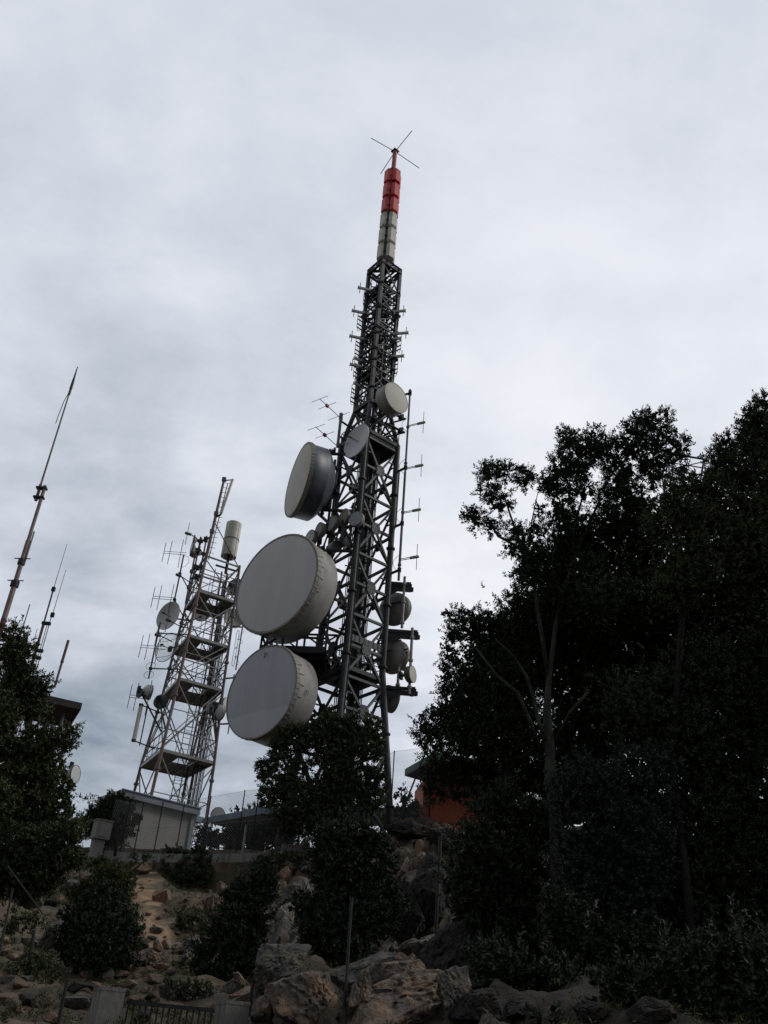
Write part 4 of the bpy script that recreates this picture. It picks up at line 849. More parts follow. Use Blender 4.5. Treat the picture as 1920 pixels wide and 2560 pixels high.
def hut():
    zt = 11.9; a = PZ(306, 1990, zt); b = PZ(490, 2035, zt); u = nrm(b-a); n = A((-u[1], u[0], 0)); dpt = 2.2; zb = 8.6
    t = thing('equipment_hut', 'cream panelled equipment hut with a grey roof edge behind the chain-link fence', 'hut', ((a+b)/2)*[1, 1, 0]+A((0, 0, zb)))
    L = np.linalg.norm(b-a); N = 28; m = MB(); i_ = .1; m.prism([a*[1, 1, 0]+A((0, 0, zb))+u*i_+n*i_, b*[1, 1, 0]+A((0, 0, zb))-u*i_+n*i_, b*[1, 1, 0]+A((0, 0, zb))-u*i_+n*(dpt-i_), a*[1, 1, 0]+A((0, 0, zb))+u*i_+n*(dpt-i_)], (0, 0, zt-zb))
    for k in range(26):                                  # shallow horizontal ribs of the cladding
        z = zb+.15+k*.125; m.beam(a*[1, 1, 0]+u*.14+n*.099+A((0, 0, z)), b*[1, 1, 0]-u*.14+n*.099+A((0, 0, z)), .014, .07); m.beam(a*[1, 1, 0]+u*.099+n*.14+A((0, 0, z)), a*[1, 1, 0]+u*.099+n*(dpt-.14)+A((0, 0, z)), .014, .07)
    m.build('wall', 'hut_wall', t)
    for q, v in ((a, 1), (b, -1)): m = MB(); p = q*[1, 1, 0]+u*.1*v+n*.1; m.beam(p+A((0, 0, zb)), p+A((0, 0, zt)), .16, .16, up=u); m.build('corner_trim', 'hut_trim', t)
    m = MB(); o = -.14; q = [a+u*o+n*o, b-u*o+n*o, b-u*o+n*(dpt-o), a+u*o+n*(dpt-o)]; m.prism(q, (0, 0, .26)); m.prism([x-A((0, 0, .05))+(0*x) for x in q], (0, 0, .045)); rf = m.build('roof', 'hut_trim', t)
    m = MB(); m.beam(a+u*-.16+n*-.16+A((0, 0, .27)), b+u*.16+n*-.16+A((0, 0, .27)), .06, .05); m.build('roof_edge', 'canopy_blue', rf)
    return a, b, u, n
HA, HB, HU, HN = hut()
def shelter():
    z = 12.5; pts = [A((2.82, 44.0, z)), A((.95, 44.56, z)), A((-4.96, 46.31, z)), A((-8.14, 49.35, z)), A((-9.4, 48.3, z))]; t = thing('flat_roof_shelter', 'low shelter with a long blue-grey fascia running behind the trees', 'shelter', (-3, 46, 9.9))
    m = MB()
    for a, b in zip(pts[:-1], pts[1:]):
        d = nrm(b-a); n = A((d[1], -d[0], 0)); n = n if n[1] > 0 else -n; m.prism([a+n*.1-A((0, 0, .05)), b+n*.1-A((0, 0, .05)), b+n*2.8-A((0, 0, .05)), a+n*2.8-A((0, 0, .05))], (0, 0, .1))
    m.build('roof', 'roof_dark', t)
    for k, (a, b) in enumerate(zip(pts[:-1], pts[1:])): m = MB(); m.beam(a, b-nrm(b-a)*.02, .05, .30); m.build('fascia', 'concrete' if k == 0 else 'canopy_blue', t)
    for p in ((2.3, 45.2), (.2, 45.6), (-3, 46.6), (-6, 48.2)): m = MB(); m.tube((*p, 9.8), (*p, z), .06, 6); m.build('post', 'dark_steel', t)
shelter()
drum(P(545, 2036, 50.5), 15, .38, .3, 'white dish just showing above the blue-grey shelter roof', ('white_dish', 'white_dish', 'rim'), .4, mount=(-8.6, 51.2, 12.4), n=28)
def orange_house():
    z1 = PZ(1061, 1895, 0)[2]; c = P(1013, 1938, 43.5); zf = c[2]; e2 = PZ(1064, 1908, zf+.0); t = thing('orange_house', 'orange plastered house with a green eave mostly behind the right trees', 'house', (4.4, 45, 10))
    # roof edges: the corner nearest the tower, one edge towards us, one away
    e2 = PZ(1061, 1911, zf); near = c+(e2-c)*1.5 
    q = [c, near, near+A((5.6, 1.6, 0)), c+A((5.2, 3.8, 0))]
    m = MB(); m.prism([p+A((0, 0, .03)) for p in q], (0, 0, .12)); rf = m.build('roof', 'roof_dark', t)
    for i in range(4): m = MB(); m.beam(q[i]+A((0, 0, .13)), q[(i+1) % 4]+A((0, 0, .13)), .06, .32); m.build('fascia', 'green_paint', rf)
    wl = PZ(1060, 1950, zf); wl[1] = max(wl[1], c[1]-.2); wl = P(1058, 1990, 43.9); a = A((wl[0], wl[1], 9.6)); b = a+A((4.6, 1.3, 0)); n = A((-.35, 3., 0))*.8
    m = MB(); m.prism([a, b, b+n, a+n], (0, 0, zf-9.6)); m.build('wall', 'orange_plaster', t)
    m = MB(); p = a+A((.32, .0, 0)); m.tube(p+A((0, -.06, .1)), p+A((0, -.06, zf-9.7)), .045, 6); m.build('downpipe', 'dark_steel', t)
    m = MB(); p = a+(b-a)*.45; d = nrm(b-a); m.beam(p+A((0, -.02, 1.5)), p+d*1.+A((0, -.02, 1.5)), .05, 1.1); m.build('shutter', 'green_paint', t)
orange_house()
def steel_gantry():
    z = P(1760, 1148, 40)[2]; c = A((17.11, 40., z)); t = thing('steel_frame', 'top of a pale steel frame tower poking up between the right trees', 'tower', (16.5, 41, 12)); q = [c, c+A((-2.1, -.3, 0)), c+A((-1.7, 1.9, 0)), c+A((.5, 2.1, 0))]
    for p in q: m = MB(); m.tube((p[0], p[1], 12), p, .055, 6); m.build('leg', 'galvanised', t)
    for i in range(4):
        m = MB(); a, b = q[i], q[(i+1) % 4]; m.beam(a, b, .08)
        for dz in (.6, 1.1, 2.2, 4, 6): m.beam(a-A((0, 0, dz)), b-A((0, 0, dz)), .05)
        m.beam(a-A((0, 0, .15)), b-A((0, 0, 1.1)), .045); m.beam(b-A((0, 0, 1.1)), a-A((0, 0, 2.2)), .045); m.beam(b-A((0, 0, 2.2)), a-A((0, 0, 4)), .045); m.beam(b-A((0, 0, 4)), a-A((0, 0, 6)), .045); m.build('bracing', 'dark_steel', t)
steel_gantry()
# ------------------------------------------------------------------ retaining wall, fence, cabinet
def wall():
    pts = [P(262, 2126, 40.6), P(340, 2134, 40.6), P(533, 2135, 40.8), P(645, 2132, 41.2), P(745, 2118, 41.6)]
    t = thing('retaining_wall', 'stained concrete retaining wall along the foot of the fence', 'wall', pts[2]-A((0, 0, 1.5)))
    for k, (a, b) in enumerate(zip(pts[:-1], pts[1:])):
        h = 2.1; m = MB(); e = A((0, .28, 0)); m.add([a, b, b+e, a+e, a-A((0, 0, h)), b-A((0, 0, h)), b-A((0, 0, h))+e, a-A((0, 0, h))+e], [(0, 1, 2, 3), (4, 7, 6, 5), (0, 4, 5, 1), (1, 5, 6, 2), (2, 6, 7, 3), (3, 7, 4, 0)]); m.build('wall_section', 'wall_concrete', t)
    return pts
WP = wall()
FENCE = [(262, 2126, 40.75, 121), (300, 2132, 40.75, 119), (334, 2133, 40.75, 118), (384, 2133, 40.8, 120), (439, 2134, 40.85, 122), (505, 2134, 40.95, 135), (590, 2134, 41.1, 150), (627, 2132, 41.2, 152), (700, 2124, 41.5, 155), (780, 2115, 41.8, 158), (870, 2100, 42, 160), (975, 2068, 42, 185), (1062, 2062, 42, 190)]
def fence():
    F = []
    for (x, y, Y, hpx) in FENCE: p = P(x, y, Y); h = hpx/PXM(p)/cos(radians(16)); F.append((p, h))
    t = thing('chain_link_fence', 'grey chain-link fence on thin posts along the hilltop', 'fence', F[5][0])
    for k, (p, h) in enumerate(F[:-1]):
        m = MB(); m.beam(p-A((0, 0, .3)), p+A((0, 0, h+.03)), .045, .045); m.build('post', 'dark_steel', t)
    for k in range(len(F)-1):
        (a, ha), (b, hb) = F[k], F[k+1]; m = MB(); L = np.linalg.norm((b-a)[:2]); h = (ha+hb)/2; s = .105; n = int(L/s); rise = 1.0
        def pt(u, v): q = a+(b-a)*u; return q+A((0, 0, (ha+(hb-ha)*u)*v))
        W = h/ (1.35)                       # horizontal run of one diagonal wire
        for sg in (1, -1):
            for i in range(int((L+W)/s)+1):
                x0 = i*s-(W if sg > 0 else 0); x1 = x0+sg*W
                if sg < 0: x0 = i*s; x1 = x0-W
                v0, v1 = 0., 1.; 
                lo, hi = 0., L
                tt = [(lo-x0)/(x1-x0), (hi-x0)/(x1-x0)]; t0, t1 = max(0, min(tt)), min(1, max(tt))
                if t1-t0 < .02: continue
                m.tube(pt((x0+(x1-x0)*t0)/L, t0), pt((x0+(x1-x0)*t1)/L, t1), .0046, 3, caps=False)
        for v in (.01, .5, .995): m.tube(pt(0, v), pt(1, v), .006, 3)
        m.build('mesh_panel', 'galvanised', t)
fence()
a, b = P(1064, 1880, 41.3), P(995, 2056, 41.3); t = thing('raking_strut', 'slanting dark steel strut in front of the orange house', 'strut', b); m = MB(); m.beam(b-nrm(a-b)*.3, a, .075, .075); m.build('bar', 'dark_steel', t); m = MB(); m.box(a, .08, .06, .05); m.build('head', 'dark_steel', t)
for k, (x0, y0, x1, y1, Y, lb, rr) in enumerate(((850, 1922, 836, 2042, 40.2, 'pale thin post standing in front of the dark bushy tree', .05), (617, 2061, 606, 2131, 40.3, 'short grey post on the retaining wall right of the hut', .05))):
    b, a = P(x1, y1, Y), P(x0, y0, Y); a[:2] = b[:2]; t = thing('fence_post', lb, 'post', b); m = MB(); m.tube(b-A((0, 0, .4)), a, rr, 8); m.build('shaft', 'old_paint' if k == 0 else 'galvanised', t); m = MB(); m.tube(a, a+A((0, 0, .05)), rr*1.5, 8); m.build('cap', 'dark_steel', t)
def cabinet():
    a = P(232, 2097, 40.2); b = P(262, 2097, 39.9); c = (a+b)/2; t = thing('meter_cabinet', 'grey concrete meter cabinet on a narrow plinth left of the hut', 'cabinet', c-A((0, 0, .8)))
    m = MB(); m.box(c+A((0, .15, .36)), .33, .25, .36, ax=(1, .7, 0)); bx_ = m.build('box', 'concrete', t)
    m = MB(); m.box(c+A((0, .15, .745)), .36, .28, .025, ax=(1, .7, 0)); m.build('lid', 'concrete', bx_)
    m = MB(); m.box(c+A((-.06, .17, -.42)), .22, .18, .42, ax=(1, .7, 0)); m.build('plinth', 'concrete', t)
    m = MB(); m.box(c+A((.02, .15, .36))+A((.19, -.27, 0))*.0+nrm((.7, -1, 0))*.255, .22, .01, .27, ax=(1, .7, 0)); m.build('door', 'concrete', bx_)
cabinet()
# ------------------------------------------------------------------ gate at the bottom
def gate():
    for k, (x0, x1, yt, lb) in enumerate(((236, 312, 2476, 'pale concrete gate pillar at the bottom left, left of the railing gate'), (543, 622, 2510, 'concrete gate pillar right of the railing gate at the bottom edge'))):
        p = P((x0+x1)/2, yt, 13.4); t = thing('gate_pillar', lb, 'pillar', (p[0], p[1], 1.)); m = MB(); hw = (x1-x0)/2/PXM(p)*.8
        m.box((p[0], p[1], (p[2]+.9)/2), hw, hw, (p[2]-.9)/2, ax=(1, .6, 0)); sf = m.build('shaft', 'pillar_concrete', t)
        m = MB(); m.box((p[0], p[1], p[2]+.01), hw*1.03, hw*1.03, .022, ax=(1, .6, 0)); m.build('cap', 'pillar_concrete', sf)
    a, b = P(318, 2506, 13.5), P(534, 2526, 13.3); t = thing('railing_gate', 'low rusty railing gate between the two concrete pillars', 'gate', (a+b)/2-A((0, 0, 1)))
    m = MB(); m.beam(a, b, .045, .045); m.beam(a-A((0, 0, .95)), b-A((0, 0, .95)), .04, .04); m.build('rail', 'dark_steel', t)
    for f in np.linspace(.02, .98, 15): m = MB(); p = a+(b-a)*f; m.tube(p-A((0, 0, .95)), p, .012, 6); m.build('bar', 'dark_steel', t)
gate()
for k, (x0, y0, x1, y1, Y, r, lb) in enumerate(((168, 2451, 148, 2570, 14.5, .026, 'dark slanting post left of the pale gate pillar'), (31, 2227, 14, 2570, 13.8, .016, 'thin dark post near the left edge of the picture'), (879, 2250, 869, 2570, 13.2, .02, 'tall dark fence post rising before the big boulders at the bottom centre'), (632, 2455, 622, 2570, 15., .025, 'short dark post just right of the right gate pillar'), (1101, 2094, 1073, 2340, 24., .04, 'dark post standing on the rocks below the orange house'))):
    b, a = P(x1, y1, Y), P(x0, y0, Y); b[:2] = a[:2]*.7+b[:2]*.3; t = thing('fence_post', lb, 'post', b); m = MB(); m.tube(b-A((0, 0, .6)), a, r, 8); m.build('shaft', 'dark_steel', t); m = MB(); m.tube(a, a+A((0, 0, .03)), r*1.3, 8); m.build('cap', 'dark_steel', t)
a, b = P(19, 2166, 17), P(114, 2252, 17); t = thing('raking_strut', 'thin pale strut slanting down in front of the left tree', 'strut', b); m = MB(); m.tube(a, b-A((0, 0, .2)), .014, 6); m.build('bar', 'dark_steel', t)
# ------------------------------------------------------------------ rocks
def _ico(sub):
    import bmesh
    bm = bmesh.new(); bmesh.ops.create_icosphere(bm, subdivisions=sub, radius=1.); bm.verts.ensure_lookup_table()
    v = np.array([x.co[:] for x in bm.verts]); f = [tuple(q.index for q in p.verts) for p in bm.faces]; bm.free(); return v, f
ICO4 = _ico(5); ICO3 = _ico(3)
def rock_shape(seed, size, cuts=12, rough=.07, sub=4, yaw=None, tilt=0, sharp=.78):
    r = np.random.default_rng(seed); v, f = (ICO4 if sub == 4 else ICO3); v = v.copy()
    n = r.normal(size=(cuts, 3)); n /= np.linalg.norm(n, axis=1)[:, None]; d = r.uniform(sharp-.16, sharp+.1, cuts)
    rad = np.ones(len(v))
    dt = v@n.T; rad = np.min(np.where(dt > .05, d[None]/np.maximum(dt, .05), 9), axis=1); rad = np.minimum(rad, 1.12)
    rad += rough*.5*fbm(v*2.2+seed, 4, seed % 50)+rough*.6*fbm(v*9+seed, 4, 5)-rough*.9*np.maximum(0, 1-np.abs(fbm(v*1.7+seed*3, 3, 9))*14)
    v = v*rad[:, None]*A(size)
    a = r.uniform(0, 6.28) if yaw is None else yaw; v = v@_rz(a).T
    if tilt: v = v@_rx(tilt).T
    return v, f
def put_rock(name, label, cat, p, size, seed, m='rock', group=None, **kw):
    v, f = rock_shape(seed, size, **kw); me = bpy.data.meshes.new(name); me.from_pydata(v.tolist(), [], f); me.materials.append(MATS[m])
    o = bpy.data.objects.new(name, me); COL.objects.link(o); o.location = Vector(A(p)); tag(o, label, cat, group)
    return o
ROCKS = [  # px, py(centre), w, h, material, label, tilt of long axis (deg, screen), extra
 (742, 2225, 72, 74, 'rock_grey', 'pale jagged boulder at the top of the central ridge of rock', 15),
 (708, 2306, 80, 124, 'rock_grey', 'pale boulder in the middle of the central ridge of rock', 15),
 (700, 2415, 165, 150, 'rock_grey', 'broad pale slab-like boulder sloping down to a point at the bottom centre', 50),
 (770, 2500, 215, 210, 'rock', 'biggest brown granite boulder at the bottom centre', 0),
 (1010, 2505, 330, 230, 'rock', 'broad mass of fractured bedrock filling the bottom right of centre', 35),
 (1130, 2390, 230, 190, 'rock_dark_shade', 'dark sloping bedrock climbing under the right trees', 40),
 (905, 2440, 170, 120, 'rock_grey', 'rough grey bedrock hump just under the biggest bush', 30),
 (1070, 2260, 150, 200, 'rock_dark_shade', 'steep dark bedrock wall under the tall post on the rocks', 15),
 (905, 2500, 80, 160, 'rock', 'tall grey-brown rock beside the central dark fence post', 5),
 (960, 2545, 85, 110, 'rock', 'squarish brown rock at the bottom edge right of the fence post', 0),
 (1015, 2440, 120, 130, 'rock', 'slanting ridged rock right of centre near the bottom', 40),
 (1085, 2375, 130, 100, 'rock_grey', 'long grey rock climbing to the right under the trees', 45),
 (1120, 2480, 130, 130, 'rock_grey', 'rough dark grey outcrop at the lower right of the slope', 10),
 (1050, 2530, 120, 90, 'rock', 'broken brown rock at the bottom edge right of centre', 20),
 (1010, 2290, 130, 170, 'rock_dark_shade', 'dark rock face beneath the bush right of centre', 0),
 (1080, 2190, 100, 150, 'rock_dark_shade', 'dark cliff of rock below the orange house', 0),
 (1025, 2078, 150, 46, 'rock_dark_shade', 'flat dark ledge of rock under the orange house corner', 10),
 (1130, 2095, 130, 70, 'rock_dark_shade', 'dark rock ledge right below the orange wall', -5),
 (953, 2388, 18, 62, 'rock_grey', 'narrow leaf-shaped pale stone tilted steeply', 45),
 (1026, 2402, 14, 30, 'rock_grey', 'small upright pale stone right of the leaf-shaped one', 30),
 (930, 2445, 90, 60, 'rock', 'reddish low rock above the tall grey-brown one', 30),
 (127, 2335, 64, 110, 'rock_grey', 'tall rounded grey boulder left of the big round bush', 20),
 (180, 2290, 60, 56, 'rock_grey', 'lichened boulder peeping over the big round bush', 30),
 (180, 2216, 58, 34, 'rock_grey', 'long grey stone high on the left above the bush', 0),
 (130, 2255, 40, 22, 'rock_dark_shade', 'low dark stone at the foot of the left tree', 0),
 (80, 2262, 40, 22, 'rock_dark_shade', 'flat dark stone left of the foot of the left tree', 0),
 (407, 2240, 44, 42, 'rock_orange', 'rounded orange-tan boulder alone beside the dirt track', 0),
 (347, 2178, 48, 20, 'rock', 'flat pale slab at the top of the dirt track', 10),
 (312, 2160, 40, 14, 'rock', 'thin pale slab left of the top of the dirt track', 10),
 (532, 2268, 48, 62, 'rock', 'pointed tan boulder against the dark middle bush', 15),
 (552, 2224, 28, 36, 'rock', 'upper of two tan stones against the middle bush', 10),
 (374, 2395, 66, 46, 'rock', 'round-topped brown boulder at the foot of the dirt track', 0),
 (395, 2368, 30, 30, 'rock', 'tan stone just above the round-topped boulder', 0),
 (415, 2362, 30, 26, 'rock_orange', 'yellowish stone right of the foot of the dirt track', 0),
 (352, 2365, 34, 22, 'rock_dark_shade', 'shadowed brown stone left of the foot of the track', 0),
 (478, 2360, 46, 36, 'rock_grey', 'pale grey stone left of the middle bush', 20),
 (463, 2402, 38, 36, 'rock_grey', 'grey stone below the pale one left of the middle bush', 20),
 (70, 2355, 38, 26, 'rock_grey', 'pale stone lying left of the tall rounded boulder', 0),
 (35, 2394, 30, 20, 'rock_orange', 'small orange-brown stone near the left edge', 15),
 (10, 2350, 28, 20, 'rock_orange', 'reddest stone at the left edge of the picture', 0),
 (12, 2378, 34, 24, 'rock', 'brown stone at the left edge just under the reddest one', 0),
 (314, 2461, 66, 34, 'rock_orange', 'wide orange slab above the gate pillar', 5),
 (300, 2434, 84, 28, 'rock', 'long flat brown stone behind the orange slab', 0),
 (239, 2467, 38, 24, 'rock', 'pale pointed stone above the left gate pillar', 10),
 (216, 2437, 36, 24, 'rock', 'tan stone behind the pale pointed one', 0),
 (265, 2440, 34, 34, 'rock_grey', 'grey block leaning on the long flat stone', 0),
 (386, 2490, 28, 42, 'rock', 'upright brown stone right of the gate pillar', 0),
 (362, 2474, 26, 20, 'rock', 'small pale stone beside the upright brown one', 0),
 (367, 2450, 22, 16, 'rock_orange', 'small ochre stone right of the wide orange slab', 0),
 (372, 2426, 22, 18, 'rock_orange', 'small ochre stone above the other ochre one', 0),
 (335, 2497, 40, 18, 'rock', 'low stone just above the rusty railing', 0),
 (200, 2492, 52, 24, 'rock', 'tan stone at the left shoulder of the gate pillar', 0),
 (198, 2470, 60, 34, 'rock_dark_shade', 'dark brown stone behind the left gate pillar', 0),
 (602, 2492, 80, 48, 'rock_orange', 'sandy orange rock above the right gate pillar', 10),
 (599, 2450, 26, 44, 'rock', 'leaning narrow tan stone above the sandy orange rock', -40),
 (655, 2535, 50, 70, 'rock', 'brown rock wedged between pillar and the big boulder', 0),
 (123, 2543, 54, 30, 'rock', 'tan rock at the bottom edge left of the slanting post', 0),
 (42, 2528, 38, 24, 'rock_orange', 'orange rock in the bottom left corner', 0),
 (66, 2502, 44, 34, 'rock_dark_shade', 'dark rock above the orange corner rock', 0),
 (355, 2545, 50, 30, 'rock_dark_shade', 'rock seen through the railing gate', 0),
 (212, 2360, 30, 16, 'rock_dark_shade', 'half-buried dark stone under the big round bush', 0),
 (712, 2183, 30, 34, 'rock_orange', 'reddish stone under the top of the slope left of the dark bushes', 30),
 (690, 2168, 18, 14, 'rock_orange', 'small reddish stone on the bank below the wall end', 0),
 (750, 2140, 22, 12, 'rock_orange', 'small ochre stone at the crest beside the wall end', 0),
 (785, 2165, 36, 40, 'rock_grey', 'pale stone at the left edge of the big dark bush', 20),
 (860, 2168, 26, 16, 'rock_grey', 'little pale stone showing among the dark bush leaves', 0),
 (1050, 2115, 22, 46, 'rock_orange', 'tawny upright stone in the dark rocks below the house', 10),
 (978, 2108, 60, 26, 'rock', 'thin pale ridge of rock slanting down right of the bush', -35),
 (1140, 2430, 60, 60, 'rock_dark_shade', 'dark knob of rock under the right trees', 0),
 (1185, 2520, 120, 100, 'rock_dark_shade', 'dark broken rock beneath the pale trunk', 0),
 (1480, 2535, 110, 70, 'rock_dark_shade', 'rounded dark boulder in deep shade at the lower right', 0),
 (1640, 2530, 130, 80, 'rock_dark_shade', 'wide dark boulder under the overhanging branches, lower right', 0),
 (1300, 2520, 100, 70, 'rock_dark_shade', 'dark rock at the root of the pale forked trunk', 0)]
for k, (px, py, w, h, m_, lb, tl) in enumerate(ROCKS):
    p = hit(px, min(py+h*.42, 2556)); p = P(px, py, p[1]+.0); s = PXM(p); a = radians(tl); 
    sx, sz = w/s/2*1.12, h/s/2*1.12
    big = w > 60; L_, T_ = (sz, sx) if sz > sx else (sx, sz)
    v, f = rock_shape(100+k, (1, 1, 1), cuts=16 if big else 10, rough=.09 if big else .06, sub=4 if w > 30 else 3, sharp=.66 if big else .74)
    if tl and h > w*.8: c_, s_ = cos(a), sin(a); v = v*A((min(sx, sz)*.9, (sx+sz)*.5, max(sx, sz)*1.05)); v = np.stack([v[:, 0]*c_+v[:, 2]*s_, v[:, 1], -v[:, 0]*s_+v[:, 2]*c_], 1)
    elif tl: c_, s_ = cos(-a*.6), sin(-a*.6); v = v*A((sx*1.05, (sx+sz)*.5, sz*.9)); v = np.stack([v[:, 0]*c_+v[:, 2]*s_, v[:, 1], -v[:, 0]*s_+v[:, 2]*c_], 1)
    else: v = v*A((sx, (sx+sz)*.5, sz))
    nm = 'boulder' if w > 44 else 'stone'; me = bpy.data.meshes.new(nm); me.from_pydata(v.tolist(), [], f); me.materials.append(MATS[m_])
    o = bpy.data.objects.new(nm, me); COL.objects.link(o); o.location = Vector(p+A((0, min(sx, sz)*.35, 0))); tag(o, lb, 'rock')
fr = np.random.default_rng(12); fprot = []
for k in range(7):
    v, f = rock_shape(600+k, (1, 1, 1), cuts=14, rough=.10, sub=3 if k > 3 else 4, sharp=.66); v = v*A((.42, .6, 1.)); c_, s_ = cos(.75), sin(.75); v = np.stack([v[:, 0]*c_+v[:, 2]*s_, v[:, 1], -v[:, 0]*s_+v[:, 2]*c_], 1)
    me = bpy.data.meshes.new('fractured_rock'); me.from_pydata(v.tolist(), [], f); me.materials.append(MATS[('rock', 'rock_grey', 'rock_dark_shade', 'rock_grey', 'rock', 'rock_dark_shade', 'rock_grey')[k]]); fprot.append(me)
for i in range(95):
    x0, y0, x1, y1 = [(830, 2380, 1230, 2560), (940, 2150, 1130, 2400), (1000, 2330, 1260, 2540), (560, 2430, 760, 2560), (760, 2140, 1100, 2200)][(0, 1, 2, 0, 1, 2, 3, 4)[i % 8]]
    p = hit(fr.uniform(x0, x1), fr.uniform(y0, y1)); s = fr.uniform(.12, .36)*(p[1]/20.)
    o = bpy.data.objects.new('fractured_rock', fprot[fr.integers(7)]); COL.objects.link(o); o.location = Vector(p+A((0, .12*s, s*.05))); o.scale = (s, s, s*fr.uniform(.8, 1.25)); o.rotation_euler = (fr.uniform(-.25, .25), fr.uniform(-.5, .35), fr.uniform(-.6, .6)); tag(o, 'slanting fractured granite block in the outcrop below the tower', 'rock', 'fractured blocks of the rock outcrop')
r_ = np.random.default_rng(5); protos = []
for k in range(8):
    v, f = rock_shape(900+k, (1, .85, .6), cuts=9, rough=.05, sub=3, sharp=.72); me = bpy.data.meshes.new('stone'); me.from_pydata(v.tolist(), [], f); me.materials.append(MATS[('rock', 'rock_orange', 'rock_grey', 'rock', 'rock', 'rock_orange', 'rock_grey', 'rock_dark_shade')[k]]); protos.append(me)
def scatter(n, boxes, smin, smax, label, group):
    for i in range(n):
        x0, y0, x1, y1 = boxes[i % len(boxes)]; px, py = r_.uniform(x0, x1), r_.uniform(y0, y1)
        if 232 < px < 625 and py > 2510: continue
        p = hit(px, py); s = r_.uniform(smin, smax)*r_.uniform(.6, 1.3)
        o = bpy.data.objects.new('loose_stone', protos[r_.integers(8)]); COL.objects.link(o); o.location = Vector(p+A((0, 0, s*.1))); o.scale = (s, s, s); o.rotation_euler = (r_.uniform(-.3, .3), r_.uniform(-.3, .3), r_.uniform(0, 6.3)); tag(o, label, 'rock', group)
scatter(96, [(180, 2400, 420, 2520), (0, 2320, 120, 2540), (330, 2330, 480, 2460), (300, 2180, 540, 2340), (900, 2350, 1150, 2540)], .10, .24, 'small loose granite stone among many strewn over the dirt slope', 'loose stones on the slope')
scatter(60, [(320, 2200, 400, 2350), (420, 2260, 520, 2400), (150, 2180, 330, 2230), (640, 2140, 760, 2200)], .05, .12, 'fist-sized loose stone strewn beside the dirt track', 'fist-sized stones by the track')
for i in range(20):
    f = (i+.5)/20; p = HA+(HB-HA)*f-HN*.35; p = A((p[0], p[1], 0)); q = P(345+i*6.6, 2127, 41.4); s = r_.uniform(.12, .2)
    o = bpy.data.objects.new('edging_stone', protos[(0, 1, 3, 5)[i % 4]]); COL.objects.link(o); o.location = Vector(q); o.scale = (s, s, s); o.rotation_euler = (0, 0, i); tag(o, 'orange-tan stone in the row along the foot of the hut', 'rock', 'stones edging the foot of the hut')
# ------------------------------------------------------------------ leaves and trees
def leaf_arrays(C, D, n, L, lw, spread, seed=0):
    """C: sprig bases, D: sprig axes (unit), n leaves each of length L and half-width lw"""
    r = np.random.default_rng(seed); N = len(C); C = np.repeat(C, n, 0); D = np.repeat(D, n, 0); M = len(C)
    t = np.tile((np.arange(n)+.5)/n, N)+r.uniform(-.04, .04, M); az = np.tile(np.arange(n)*2.4, N)+r.uniform(-.5, .5, M)
    a = np.where(abs(D[:, 2:]) < .9, A((0, 0, 1)), A((1, 0, 0))); U = np.cross(a, D); U /= np.linalg.norm(U, axis=1)[:, None]; V = np.cross(D, U)
    rad = U*np.cos(az)[:, None]+V*np.sin(az)[:, None]; tl = r.uniform(.5, 1.25, M)[:, None]; ld = D*np.cos(tl)+rad*np.sin(tl)
    b = C+D*(t*spread)[:, None]; le = (L*r.uniform(.7, 1.2, M))[:, None]
    s = np.cross(ld, r.normal(size=(M, 3))); s /= np.linalg.norm(s, axis=1)[:, None]; w = (lw*r.uniform(.8, 1.2, M))[:, None]
    v = np.stack([b, b+ld*le*.45+s*w, b+ld*le, b+ld*le*.45-s*w], 1).reshape(-1, 3); return v
def quad_mesh(name, v, m, parent=None, origin=None):
    n = len(v)//4; me = bpy.data.meshes.new(name); me.vertices.add(len(v)); me.vertices.foreach_set('co', (v-origin).astype(np.float32).ravel())
    me.loops.add(len(v)); me.loops.foreach_set('vertex_index', np.arange(len(v), dtype=np.int32)); me.polygons.add(n)
    me.polygons.foreach_set('loop_start', np.arange(0, 4*n, 4, dtype=np.int32)); me.polygons.foreach_set('loop_total', np.full(n, 4, dtype=np.int32)); me.update(calc_edges=True)
    me.materials.append(MATS[m]); o = bpy.data.objects.new(name, me); COL.objects.link(o)
    if parent: o.parent = parent
    else: o.location = Vector(A(origin))
    return o
TSEED = [0]; NLEAF = [0]; DENS = 1.9
